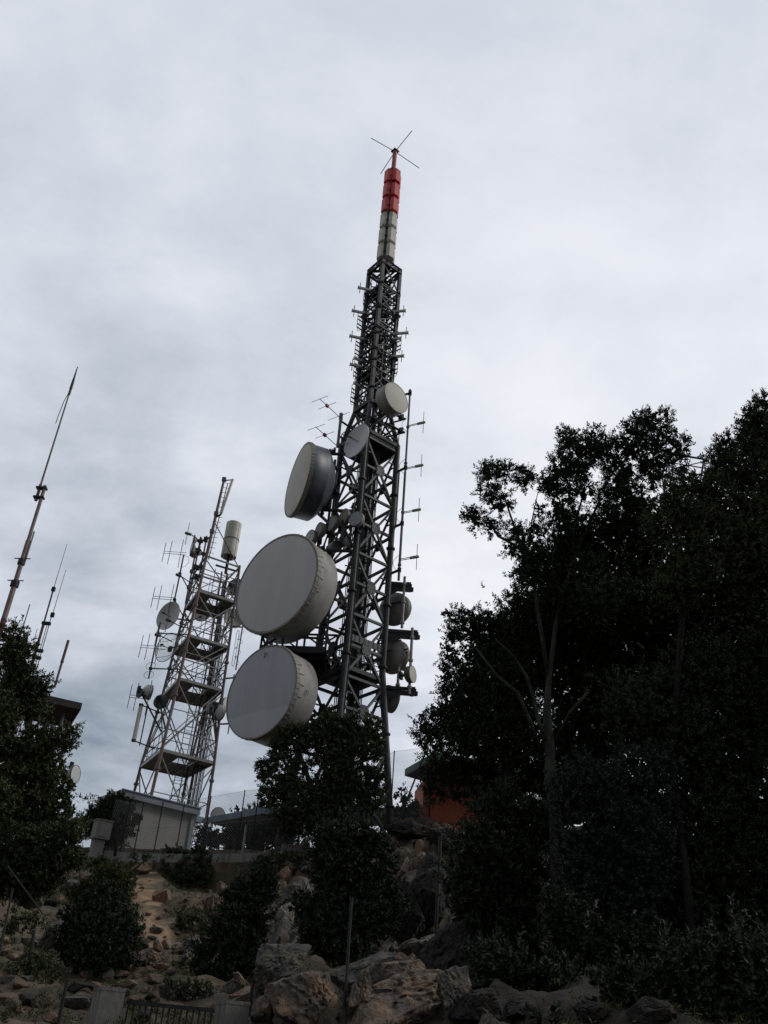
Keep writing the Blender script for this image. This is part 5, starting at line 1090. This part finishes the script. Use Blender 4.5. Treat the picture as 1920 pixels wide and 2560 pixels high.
def plant(name, label, cat, base, blobs, trunk=None, m='leaf_dark', L=.075, lw=.016, sp=.2, n=12, cover=3.2, up=.25, group=None, bark='bark_dark', twigs=True, limbs=(), depth=1., gap=-.45, core=.55, airy=.30):
    """blobs: (px, py, Y, r_px) leafy masses. trunk: list of (px,py,Y,radius m)."""
    TSEED[0] += 1; r = np.random.default_rng(TSEED[0]*11); base = A(base); t = thing(name, label, cat, base, group); Cs = []; Ds = []; Ci = []; Di = []; cen = []
    for (px, py, Y, rp) in blobs:
        c = P(px, py, Y); s = PXM(c); R = rp/s; cen.append((c, R)); k = max(4, int(cover*DENS*pi*R*R/(sp*sp*.9)))
        d = r.normal(size=(k, 3)); d /= np.linalg.norm(d, axis=1)[:, None]; q = r.uniform(.55, 1, k)**.7; q = np.where(r.uniform(size=k) < .2, q*r.uniform(1.05, 1.6, k), q)
        lump = 1+.3*vnoise(d*2.3+TSEED[0]*7+px, 1); pos = c+d*(R*q*lump)[:, None]*A((1, depth, 1)); ax = d+r.normal(size=(k, 3))*.55+A((0, 0, up)); ax /= np.linalg.norm(ax, axis=1)[:, None]
        keep = vnoise(pos*(.32/max(sp, .01))+5.5, 8) > (gap if R > airy else gap+.12); Cs.append(pos[keep]); Ds.append(ax[keep])
        k2 = int(k*core); d = r.normal(size=(k2, 3)); d /= np.linalg.norm(d, axis=1)[:, None]; pos = c+d*(R*.8*r.uniform(.05, 1, k2)**.4)[:, None]*A((1, depth, 1)); ax = r.normal(size=(k2, 3)); ax /= np.linalg.norm(ax, axis=1)[:, None]
        if R > airy: Ci.append(pos); Di.append(ax)
        elif R > .12: Ci.append(pos[::2]); Di.append(ax[::2])
    C_, D_ = np.vstack(Cs), np.vstack(Ds); v = leaf_arrays(C_, D_, n, L, lw, sp, TSEED[0])
    if Ci: v = np.vstack([v, leaf_arrays(np.vstack(Ci), np.vstack(Di), n, L*1.35, lw*2.1, sp*1.1, TSEED[0]+500)])
    NLEAF[0] += len(v)//4; quad_mesh('crown', v, m, t, base)
    mb = MB(); nodes = []
    if trunk:
        tp = [P(*q[:3]) for q in trunk]; rr = [q[3] for q in trunk]; mb.path(tp, rr, 10); nodes += [(p, q) for p, q in zip(tp, rr)]
    for lm in limbs:
        tp = [P(*q[:3]) for q in lm]; mb.path(tp, [q[3] for q in lm], 8); nodes += [(p, q[3]) for p, q in zip(tp, lm)]
    if not nodes: nodes = [(base, .08)]
    if not trunk:
        top = max((c for c, _ in cen), key=lambda c: c[2]); low = base-A((0, 0, .2)); mid = (low+top)/2; mb.path([low, mid, top], [.07, .05, .02], 8); nodes = [(low*.5+mid*.5, .06), (mid, .05), (top, .02)]
    for c, R in cen:
        p, q = min(nodes, key=lambda z: np.linalg.norm(z[0]-c)+max(0, z[0][2]-c[2])*2); dd = np.linalg.norm(c-p)
        if dd < .1: continue
        k = (p+c)/2+A((0, 0, -.08*dd))+r.normal(size=3)*.06*dd; rb = min(q*.55, .012*dd+.012); mb.path([p, k, c], [rb, rb*.7, rb*.35], 6)
        nodes.append((c, rb*.5))
        if twigs:
            for _ in range(6):
                e = c+nrm(r.normal(size=3)+A((0, 0, .2)))*R*.85; mb.path([c, (c+e)/2+r.normal(size=3)*.05*R, e], [rb*.35+.003, rb*.25+.002, .002], 4)
    mb.build('trunk', bark, t, True); return t
def gbase(px, Y): x = P(px, 2300, Y)[0]; return A((x, Y, gz(x, Y)[0]-.1))
def gb(px, py, dz=.1): p = hit(px, py); return p-A((0, 0, dz))
def Z8(l, Y, dx=0): return [(1100+x/2.023, 980+y/2.023, Y+dy, r/2.023*1.1) for x, y, r, dy in [(q[0], q[1], q[2], (q[3] if len(q) > 3 else 0)) for q in l]]
# the forked oak in front on the right
oakA = Z8([(180, 640, 45), (150, 620, 30), (260, 420, 48), (265, 370, 28), (330, 400, 42), (240, 500, 42), (220, 400, 24), (310, 560, 55), (440, 450, 48), (410, 430, 30), (265, 680, 38), (370, 700, 42), (390, 790, 55), (460, 720, 50), (520, 600, 30), (480, 850, 70), (520, 690, 30), (425, 925, 48), (410, 915, 28), (460, 960, 40),
    (650, 230, 45), (690, 290, 55), (640, 215, 25), (620, 350, 55), (600, 410, 45), (780, 225, 42), (775, 300, 60), (700, 400, 60), (570, 470, 55), (545, 455, 40), (650, 500, 50), (740, 500, 50), (620, 610, 60), (640, 700, 65), (730, 640, 45), (830, 270, 45),
    (1030, 150, 45), (1035, 115, 22), (1080, 170, 45), (985, 200, 52), (955, 175, 28), (1150, 110, 28), (1150, 175, 30), (1155, 225, 28), (900, 260, 52), (960, 290, 60), (1060, 260, 60), (1150, 290, 48), (1210, 255, 36), (1225, 300, 32), (1130, 360, 55), (1040, 360, 60), (860, 340, 50), (940, 410, 65), (1060, 450, 50), (880, 450, 55), (840, 540, 50), (960, 540, 70), (1000, 620, 80), (860, 640, 65), (1090, 560, 45), (1210, 400, 40), (1215, 360, 28)], 18.2)
oakA += Z8([(750, 760, 105, .5), (900, 730, 90, .5), (1010, 740, 100, .8), (620, 790, 85, .5), (560, 900, 100, .2), (700, 920, 130), (880, 880, 130, .5), (1050, 870, 120, .8), (600, 1060, 120), (760, 1080, 140, -.3), (930, 1060, 140), (1080, 1060, 130, .5)], 18.6)
plant('oak_tree', 'tall forked oak with a pale lichened trunk and ragged crown, in front on the right', 'tree', gbase(1395, 18.4), oakA,
      trunk=[(1398, 2470, 18.4, .16), (1395, 2380, 18.4, .13), (1400, 2300, 18.4, .125), (1389, 2164, 18.4, .12), (1388, 2040, 18.4, .115), (1376, 1950, 18.4, .12), (1374, 1860, 18.4, .10), (1367, 1787, 18.4, .09), (1372, 1700, 18.4, .06), (1390, 1560, 18.4, .05), (1430, 1400, 18.3, .04), (1500, 1250, 18.2, .03)],
      limbs=[[(1364, 1850, 18.3, .045), (1345, 1800, 18.3, .04), (1336, 1750, 18.3, .038), (1316, 1690, 18.2, .033), (1284, 1640, 18.2, .025), (1240, 1600, 18., .02)], [(1352, 1870, 18.4, .035), (1322, 1795, 18.2, .038), (1294, 1732, 18.1, .036), (1243, 1690, 18.1, .028), (1190, 1620, 18.2, .016)], [(1388, 1850, 18.4, .03), (1425, 1780, 18.2, .03), (1470, 1730, 18.1, .025)],
             [(1372, 1700, 18.4, .05), (1350, 1560, 18.3, .045), (1330, 1430, 18.2, .04), (1300, 1370, 18.2, .035), (1245, 1340, 18.2, .03), (1215, 1290, 18.2, .02)], [(1330, 1430, 18.2, .04), (1290, 1330, 18.2, .03), (1260, 1240, 18.2, .02)], [(1430, 1400, 18.3, .03), (1440, 1300, 18.2, .03), (1460, 1230, 18.2, .02)], [(1315, 1400, 18.2, .02), (1330, 1300, 18.2, .014), (1345, 1230, 18.2, .008)]],
      m='leaf_dark', bark='bark_pale', L=.07, lw=.014, sp=.15, n=12, cover=2.9)
oakB = Z8([(1650, 50, 45), (1610, 90, 45), (1655, 130, 60), (1575, 150, 50), (1540, 180, 34), (1620, 210, 80), (1555, 240, 45), (1450, 250, 38), (1430, 290, 36), (1500, 285, 55), (1600, 320, 90), (1400, 350, 50), (1480, 400, 85), (1395, 320, 30), (1420, 450, 60), (1600, 470, 120), (1340, 430, 34), (1285, 425, 32), (1240, 480, 55), (1170, 480, 40), (1330, 520, 75), (1180, 580, 65), (1450, 570, 110), (1280, 640, 110), (1150, 690, 100), (1600, 660, 130), (1420, 740, 130), (1250, 800, 120), (1560, 850, 150), (1390, 930, 140), (1230, 960, 130), (1720, 200, 110), (1740, 420, 130), (1720, 640, 130), (1700, 850, 140)], 17.0)
plant('oak_tree', 'broad dark oak at the right edge, its top the highest foliage in the picture', 'tree', gbase(1740, 17.4), oakB, trunk=[(1745, 2500, 17.4, .10), (1715, 2200, 17.4, .085), (1680, 1900, 17.5, .07), (1700, 1600, 17.4, .06), (1730, 1300, 17.1, .07), (1800, 1150, 17., .05)], m='leaf_olive', L=.07, lw=.014, sp=.155, n=12, cover=2.9)
def Z1(l, Y): return [(1000+x/3.318, 1400+y/3.318, Y+(q[3] if len(q) > 3 else 0), r/3.318*1.08) for q in l for x, y, r in [q[:3]]]
left_mass = Z1([(430, 440, 40), (400, 490, 30), (460, 480, 50), (540, 430, 35), (550, 490, 55), (640, 470, 55), (730, 460, 55), (820, 370, 38), (800, 350, 26), (880, 400, 60), (905, 320, 50), (960, 300, 50), (1000, 380, 90), (420, 620, 60), (400, 610, 36), (480, 640, 70), (560, 590, 90), (390, 720, 55), (340, 820, 36), (390, 840, 50), (460, 800, 90), (400, 940, 55), (460, 980, 70), (380, 1060, 50), (350, 1100, 28), (420, 1120, 70), (520, 1100, 90), (340, 1230, 45), (300, 1280, 50), (230, 1270, 36), (240, 1320, 48), (160, 1330, 36), (170, 1400, 48), (140, 1450, 30), (210, 1470, 55), (180, 1540, 40), (200, 1590, 34), (270, 1420, 65), (260, 1540, 60), (350, 1380, 90), (360, 1520, 90), (450, 1250, 110), (470, 1420, 110),
   (640, 600, 110), (760, 560, 110), (880, 520, 110), (640, 780, 130), (780, 740, 130), (620, 960, 140), (780, 920, 150), (620, 1140, 140), (760, 1120, 150), (600, 1330, 140), (740, 1320, 150), (560, 1480, 120), (700, 1500, 150), (820, 1580, 120), (960, 1600, 120), (1120, 1560, 130), (900, 700, 130), (930, 900, 140), (900, 1150, 150), (900, 1400, 150), (1020, 1000, 120), (1050, 1250, 150), (1050, 1450, 130), (1000, 560, 120), (1100, 700, 130)], 19.4)
plant('evergreen_tree', 'wide dark evergreen left of the pale trunk, hiding most of the orange house', 'tree', gbase(1275, 19.6), left_mass, trunk=[(1275, 2380, 19.6, .14), (1290, 2150, 19.6, .12), (1270, 1900, 19.5, .1), (1240, 1700, 19.5, .08), (1200, 1600, 19.4, .05)], m='leaf_dark', L=.07, lw=.014, sp=.16, n=12, cover=3.0, depth=.8)
low_left = Z1([(300, 1640, 50), (400, 1640, 80), (520, 1640, 110), (240, 1690, 30), (330, 1730, 40), (430, 1790, 65), (430, 1880, 50), (560, 1760, 80), (620, 1860, 90), (230, 1840, 45), (210, 1900, 32), (260, 1930, 45), (340, 1930, 60), (400, 1990, 50), (640, 1980, 90), (700, 1700, 110), (720, 1880, 110), (230, 1760, 28), (300, 1860, 44), (370, 1900, 50), (450, 1960, 44), (270, 1950, 26), (560, 2100, 50), (540, 2020, 40), (760, 1620, 100), (860, 1700, 110), (980, 1640, 100), (1080, 1740, 100), (900, 1860, 110), (1040, 1900, 110), (1150, 1650, 90), (1150, 1800, 90)], 20.5)
plant('evergreen_shrub', 'leafy evergreen branches hanging in front of the orange wall', 'shrub', gbase(1200, 20.7), low_left, m='leaf_dark', L=.085, lw=.018, sp=.2, cover=2.0, depth=.6)
# understory right
for (lb, bl, Y, mm) in (('dark leafy shrub standing left of the pale trunk, lower right', [(1200, 2120, 70), (1230, 2220, 80), (1180, 2280, 60), (1290, 2180, 90), (1300, 2300, 90), (1230, 2350, 70), (1150, 2200, 40), (1330, 2060, 70), (1250, 2020, 60), (1330, 2400, 60)], 18.9, 'leaf_dark'),
   ('greyish leafy shrub right of the pale trunk at mid height', [(1450, 1960, 60), (1430, 2000, 50), (1500, 1990, 80), (1580, 2030, 90), (1600, 1950, 90), (1540, 2100, 90), (1450, 2120, 60), (1620, 2130, 90), (1480, 2200, 80), (1560, 2250, 90)], 17.6, 'leaf_grey'),
   ('big dark undergrowth tree at the right edge below the broad oak', [(1700, 1850, 110), (1800, 1900, 120), (1880, 2000, 120), (1750, 2050, 120), (1840, 2180, 120), (1700, 2200, 100), (1900, 1780, 110), (1780, 1720, 120), (1620, 1780, 110), (1880, 2320, 110), (1750, 2340, 100), (2000, 1850, 140), (2020, 2050, 140), (2010, 2250, 140), (2030, 2450, 140), (2150, 1950, 150), (2160, 2200, 150), (2170, 2450, 150), (2000, 1650, 140), (2150, 1700, 150)], 17.9, 'leaf_dark'),  # masses beyond the right frame edge are added unseen to block the sun
   ('dark tree behind the forked oak closing the gap under its crown', [(1450, 1560, 110), (1560, 1620, 120), (1450, 1700, 110), (1560, 1780, 120), (1680, 1680, 120), (1440, 1830, 90), (1350, 1560, 100), (1780, 1560, 130), (1880, 1620, 130), (1660, 1540, 120), (1330, 1650, 90), (1480, 1880, 80), (1420, 1930, 70), (1435, 2010, 70), (1360, 2060, 60), (1380, 1960, 50), (1890, 1500, 90), (1900, 1440, 60)], 20.2, 'leaf_dark'),
   ('matted dark scrub added over the shaded rocks in the bottom right corner', [(1380, 2555, 40), (1600, 2545, 50), (1560, 2480, 70), (1640, 2500, 70), (1720, 2470, 80), (1800, 2500, 80), (1880, 2460, 80), (1900, 2540, 70), (1760, 2550, 60), (1650, 2560, 50), (1860, 2400, 80), (1780, 2420, 70), (1560, 2550, 50), (1480, 2555, 45)], 12.6, 'leaf_dark'),  # scrub added so the openly lit rocks here read as deep shade
   ('tangled dark scrub added over the shaded rocks below the pale trunk', [(1240, 2440, 50), (1290, 2430, 60), (1350, 2460, 60), (1420, 2480, 60), (1480, 2500, 55), (1390, 2530, 50), (1300, 2510, 40), (1230, 2400, 45), (1440, 2545, 50), (1350, 2550, 40)], 14.2, 'leaf_dark'),  # more added scrub, darkening rocks that the trees leave unshaded
   ('low dark shrub on the rocks at the foot of the right trees', [(1460, 2350, 80), (1560, 2380, 80), (1660, 2400, 70), (1400, 2300, 50), (1500, 2430, 50), (1430, 2410, 50)], 17.2, 'leaf_dark')):
    plant('evergreen_shrub' if 'shrub' in lb else 'evergreen_tree', lb, 'shrub' if 'shrub' in lb else 'tree', gbase(np.mean([b[0] for b in bl]), Y+.2), [(x, y, Y, r*1.05) for x, y, r in bl], m=mm, L=.078, lw=.017, sp=.18, cover=3., depth=.8)
# the bushy cedar-like tree in front of the tower
def Z5(l, Y): return [(620+x/3.858, 1750+y/3.858, Y+(q[3] if len(q) > 3 else 0), r/3.858*1.08) for q in l for x, y, r in [q[:3]]]
mid = Z5([(330, 330, 60), (420, 300, 60), (520, 320, 70), (660, 260, 60), (680, 230, 34), (760, 210, 60), (800, 130, 40), (780, 160, 50), (860, 220, 60), (960, 200, 60), (1000, 170, 50), (900, 320, 90), (760, 320, 90), (640, 400, 110), (480, 430, 100), (350, 420, 80), (270, 430, 50), (250, 500, 45), (1010, 300, 60), (1100, 380, 70), (1150, 280, 48), (1170, 200, 40), (1185, 160, 26), (1240, 270, 45), (1270, 240, 28), (1200, 370, 60), (1260, 400, 40), (1100, 480, 90), (1200, 500, 60), (1250, 540, 45), (950, 450, 120), (800, 500, 120), (260, 600, 60), (180, 640, 50), (130, 620, 34), (120, 680, 34), (150, 760, 45), (220, 720, 70), (160, 840, 40), (200, 920, 60), (140, 960, 36), (190, 1000, 50), (330, 560, 70), (430, 620, 80), (350, 760, 60), (290, 880, 80), (430, 780, 90), (420, 920, 110), (560, 640, 70), (560, 820, 60), (600, 960, 100), (700, 580, 70), (820, 640, 100), (900, 760, 110), (760, 900, 100), (680, 780, 50), (960, 620, 80), (1040, 740, 60), (1100, 660, 50), (1180, 690, 55), (1230, 760, 60), (1290, 730, 40), (1150, 800, 60), (1080, 850, 70), (960, 900, 100), (1180, 920, 80), (1270, 860, 60), (1060, 980, 90), (860, 1040, 110), (700, 1060, 110), (500, 1060, 120), (350, 1080, 110), (1180, 1060, 80), (1270, 1010, 45), (400, 1220, 100), (560, 1200, 110), (700, 1200, 80)], 38.6)
plant('evergreen_tree', 'round bushy dark-green tree in front of the foot of the lattice tower', 'tree', P(830, 2120, 38.6), mid, trunk=[(800, 2140, 38.6, .15), (800, 2060, 38.6, .13), (810, 1960, 38.6, .1), (815, 1880, 38.6, .06)], limbs=[[(800, 2040, 38.6, .08), (730, 1950, 38.5, .05), (700, 1880, 38.5, .04)], [(805, 2020, 38.6, .08), (880, 1950, 38.6, .05), (920, 1850, 38.6, .03)]], m='leaf_olive', L=.105, lw=.023, sp=.22, n=11, cover=2.7, up=.5, depth=.7, airy=.15)
# hilltop bushes behind the fence
plant('shrub', 'small dark tree left of the hut, right of the concrete cabinet', 'shrub', P(290, 2126, 40.), [(x, y, 41.4, r) for x, y, r in [(255, 2020, 22), (280, 2005, 20), (300, 2000, 16), (235, 2035, 18), (225, 2060, 20), (262, 2045, 26), (320, 2015, 14), (325, 2040, 14), (300, 2040, 24), (290, 2070, 26), (320, 2075, 18), (335, 2050, 12), (270, 2090, 26), (240, 2080, 22), (300, 2105, 18), (345, 2060, 9), (200, 2050, 12)]], m='leaf_olive', L=.11, lw=.026, sp=.2, cover=2.4)
plant('shrub', 'row of dark bushes under the blue-grey shelter, behind the fence', 'shrub', P(590, 2128, 43.5), [(x, y, 43.3, r) for x, y, r in [(505, 2100, 16), (500, 2080, 10), (525, 2088, 18), (550, 2100, 22), (570, 2080, 18), (600, 2085, 20), (590, 2108, 22), (630, 2090, 24), (660, 2085, 24), (640, 2110, 20), (690, 2095, 24), (610, 2062, 10), (680, 2070, 16), (720, 2100, 24), (525, 2115, 16), (580, 2120, 16), (660, 2118, 16)]], m='leaf_dark', L=.12, lw=.03, sp=.22, cover=2.6)
plant('shrub', 'small airy bush behind the chain-link left of the orange house', 'shrub', P(1015, 2050, 43), [(x, y, 43, r) for x, y, r in [(1002, 1972, 9), (1000, 1990, 13), (1015, 2003, 14), (1030, 2012, 10), (1005, 2015, 15), (1022, 2028, 14), (1000, 2032, 14), (1050, 2010, 7), (1048, 2024, 8)]], m='leaf_olive', L=.11, lw=.026, sp=.2, cover=1.8)
plant('shrub', 'sprigs of a bush showing over the blue shelter roof', 'shrub', P(630, 2040, 48.5), [(x, y, 48.5, r) for x, y, r in [(600, 2030, 6), (620, 2025, 8), (640, 2022, 9), (655, 2020, 9), (608, 2036, 6), (580, 2034, 4), (630, 2036, 10), (650, 2036, 10)]], m='leaf_dark', L=.12, lw=.03, sp=.2, cover=1.6)
# left tree
def Z4(l, Y): return [(x/3.687, 1500+y/3.687, Y+(q[3] if len(q) > 3 else 0), r/3.687*1.08) for q in l for x, y, r in [q[:3]]]
lt = Z4([(10, 230, 30), (80, 300, 40), (130, 260, 34), (190, 240, 32), (220, 300, 32), (240, 350, 26), (150, 330, 50), (60, 380, 60), (160, 400, 60), (220, 430, 60), (270, 450, 34), (290, 440, 18), (60, 500, 100), (180, 530, 90), (230, 620, 60), (300, 730, 40), (340, 740, 34), (400, 700, 26), (430, 720, 26), (460, 770, 30), (490, 760, 20), (390, 790, 40), (330, 800, 60), (420, 850, 40), (490, 850, 20), (100, 700, 120), (240, 760, 110), (350, 900, 80), (200, 900, 90), (100, 880, 100), (400, 980, 50), (300, 1000, 70), (60, 1010, 60), (230, 1050, 50), (350, 1080, 34), (120, 1080, 60), (30, 1120, 90),
   (440, 1150, 30), (430, 1190, 40), (520, 1200, 36), (590, 1200, 40), (650, 1220, 50), (660, 1180, 26), (700, 1140, 24), (690, 1210, 24), (720, 1275, 16), (560, 1260, 70), (460, 1290, 80), (340, 1210, 60), (350, 1320, 90), (620, 1300, 50), (650, 1340, 34), (610, 1380, 36), (620, 1430, 26), (540, 1370, 60), (560, 1480, 24), (480, 1440, 70), (400, 1450, 80), (300, 1450, 90), (210, 1300, 60), (180, 1400, 90), (80, 1300, 110), (80, 1480, 120), (230, 1580, 120), (400, 1580, 90), (500, 1560, 60), (540, 1620, 50), (600, 1660, 40), (630, 1700, 50), (690, 1690, 36), (700, 1730, 34), (600, 1770, 70), (670, 1800, 40), (500, 1700, 100), (350, 1730, 120), (180, 1740, 120), (50, 1700, 120), (760, 1850, 30), (810, 1840, 16), (720, 1860, 30), (640, 1880, 60), (690, 1930, 30), (540, 1880, 90), (400, 1900, 110), (240, 1900, 120), (80, 1900, 120), (660, 1980, 50), (720, 1980, 34), (700, 2050, 40), (600, 2040, 90), (450, 2060, 110), (280, 2080, 120), (100, 2080, 120), (680, 2110, 34)], 24.)
plant('oak_tree', 'big dark oak at the left edge in front of the lookout hut', 'tree', gb(80, 2240), lt+[(x, y, 23.4, r) for x, y, r in [(20, 2120, 60), (80, 2130, 60), (150, 2110, 50), (120, 2180, 50), (40, 2190, 55), (180, 2080, 30), (90, 2210, 40), (-20, 1800, 70), (-20, 2000, 70), (-20, 2180, 60), (180, 2150, 26)]],
      trunk=[(70, 2260, 24.3, .2), (75, 2100, 24.3, .18), (85, 1960, 24.3, .15), (70, 1800, 24.3, .1), (40, 1650, 24.2, .06)], m='leaf_olive', L=.085, lw=.018, sp=.19, n=12, cover=3.0, up=.4, depth=.7, airy=.15)
# bushes on the slope
def bush(lb, lst, yb, m='leaf_dark', name='bush', L=.07, lw=.017, sp=.16, cover=2.8, up=.3):
    bx = [q[0] for q in lst]; p = hit(np.mean(bx), yb); s = PXM(p)
    bl = [(x+(x*7 % 13-6), y+(y*5 % 11-5), p[1]+(yb-y)/s*.38-.2, r*1.0) for x, y, r in lst]; return plant(name, lb, 'bush', p-A((0, 0, .1)), bl, m=m, L=L, lw=lw, sp=sp, cover=cover, up=up, depth=.75)
bush('big round dark bush left of the dirt track', [(245, 2240, 34), (215, 2265, 34), (280, 2255, 36), (310, 2290, 30), (180, 2300, 36), (230, 2300, 48), (280, 2310, 44), (325, 2310, 22), (335, 2330, 16), (170, 2345, 34), (215, 2350, 50), (270, 2360, 50), (315, 2350, 34), (170, 2385, 34), (220, 2400, 44), (270, 2400, 44), (310, 2390, 34), (180, 2420, 26)], 2430)
bush('greenish low bush growing above the big round bush on the left', [(215, 2215, 26), (250, 2200, 26), (280, 2190, 26), (310, 2205, 24), (240, 2225, 26), (300, 2225, 28), (190, 2235, 24), (270, 2215, 26), (325, 2235, 16)], 2240, 'leaf_yellowgreen')
bush('dark bush spilling down in front of the retaining wall', [(400, 2160, 16), (430, 2145, 22), (460, 2150, 24), (490, 2145, 26), (515, 2160, 22), (420, 2175, 22), (450, 2180, 26), (490, 2185, 26), (520, 2190, 18), (410, 2195, 16), (470, 2200, 22), (450, 2130, 14), (500, 2125, 12)], 2215, 'leaf_olive', L=.09, lw=.022, sp=.2)
bush('tall dark bush left of the pale central boulders', [(668, 2165, 16), (652, 2180, 20), (615, 2208, 20), (660, 2212, 34), (590, 2235, 24), (570, 2250, 26), (620, 2250, 44), (655, 2250, 26), (560, 2290, 32), (610, 2300, 50), (645, 2300, 30), (540, 2330, 30), (580, 2350, 46), (625, 2350, 36), (520, 2370, 26), (500, 2390, 24), (550, 2400, 36), (600, 2400, 40), (490, 2420, 20), (530, 2430, 26), (620, 2400, 22), (580, 2440, 26)], 2455)
bush('largest dark bush in the middle of the rocks, under the bushy tree', [(860, 2080, 34), (820, 2095, 34), (900, 2090, 34), (940, 2110, 30), (800, 2130, 36), (850, 2130, 46), (910, 2140, 46), (960, 2140, 26), (802, 2180, 30), (840, 2190, 50), (900, 2200, 50), (950, 2190, 36), (800, 2230, 30), (830, 2250, 50), (890, 2260, 54), (950, 2250, 40), (800, 2290, 36), (810, 2310, 46), (870, 2320, 50), (930, 2310, 46), (975, 2290, 26), (795, 2350, 30), (820, 2370, 40), (880, 2380, 36), (930, 2360, 30), (850, 2400, 22), (765, 2235, 26), (752, 2275, 24), (765, 2320, 26), (990, 2230, 26), (1000, 2270, 20), (900, 2390, 30)], 2415, 'leaf_dark')
bush('small leafy clump on the pale central boulder', [(712, 2262, 13), (726, 2268, 12), (700, 2270, 10), (735, 2276, 10)], 2290, 'leaf_dark', sp=.14, name='small_bush')
bush('thin weedy bush at the end of the retaining wall', [(690, 2145, 16), (720, 2140, 14), (740, 2150, 14), (670, 2155, 14), (710, 2160, 14), (760, 2150, 16), (640, 2165, 12)], 2170, 'leaf_olive', name='small_bush')
bush('low dark weeds right of the dirt track', [(480, 2290, 16), (500, 2300, 18), (470, 2310, 14), (515, 2320, 16), (440, 2280, 12), (455, 2300, 12)], 2325, 'leaf_olive', name='small_bush', L=.05)
bush('scrubby plants at the left under the cabinet', [(230, 2160, 14), (255, 2165, 16), (280, 2170, 14), (300, 2180, 14), (245, 2180, 14), (340, 2150, 10), (360, 2152, 10)], 2195, 'leaf_olive', name='small_bush')
bush('dark weeds round the foot of the right gate pillar', [(440, 2480, 14), (460, 2470, 16), (480, 2480, 16), (500, 2470, 14), (520, 2480, 14), (430, 2500, 14), (410, 2470, 12)], 2500, 'leaf_olive', name='small_bush', L=.045, sp=.1)
bush('dark scrub on the far left below the left tree', [(30, 2300, 20), (60, 2310, 18), (90, 2300, 20), (20, 2330, 18), (100, 2390, 20), (60, 2420, 22), (110, 2420, 22), (140, 2440, 22), (30, 2440, 18)], 2450, 'leaf_olive', name='small_bush', L=.05)
# low undergrowth over the slope: far too many sprigs to count
def undergrowth():
    r = np.random.default_rng(77); n = 22000; X = r.uniform(-11, 10, n); Y = 10.5+29.8*r.uniform(0, 1, n)**1.25; z = gz(X, Y); p = np.stack([X, Y, z], 1)
    pp = np.array([hit(*q)[:2] for q in PATHPX]); dm = np.full(n, 99.); q = p[:, :2]
    for a, b in zip(pp[:-1], pp[1:]): ab = b-a; t = np.clip(((q-a)@ab)/(ab@ab), 0, 1); dm = np.minimum(dm, np.linalg.norm(q-(a+t[:, None]*ab), axis=1))
    keep = (vnoise(p*A((.8, .8, 0)), 4)+.5*vnoise(p*A((3, 3, 0)), 6) > -.1) & (dm > .7) & (abs(X) < Y*.6); p = p[keep]; d = r.normal(size=p.shape)*.7+A((0, -.1, 1)); d /= np.linalg.norm(d, axis=1)[:, None]
    v = leaf_arrays(p, d, 9, .085, .008, .1, 3); o = quad_mesh('undergrowth', v, 'leaf_yellowgreen', None, A((0, 20, 0))); tag(o, 'dry grass and low weeds scattered over the stony slope', 'undergrowth', kind='stuff')
undergrowth()
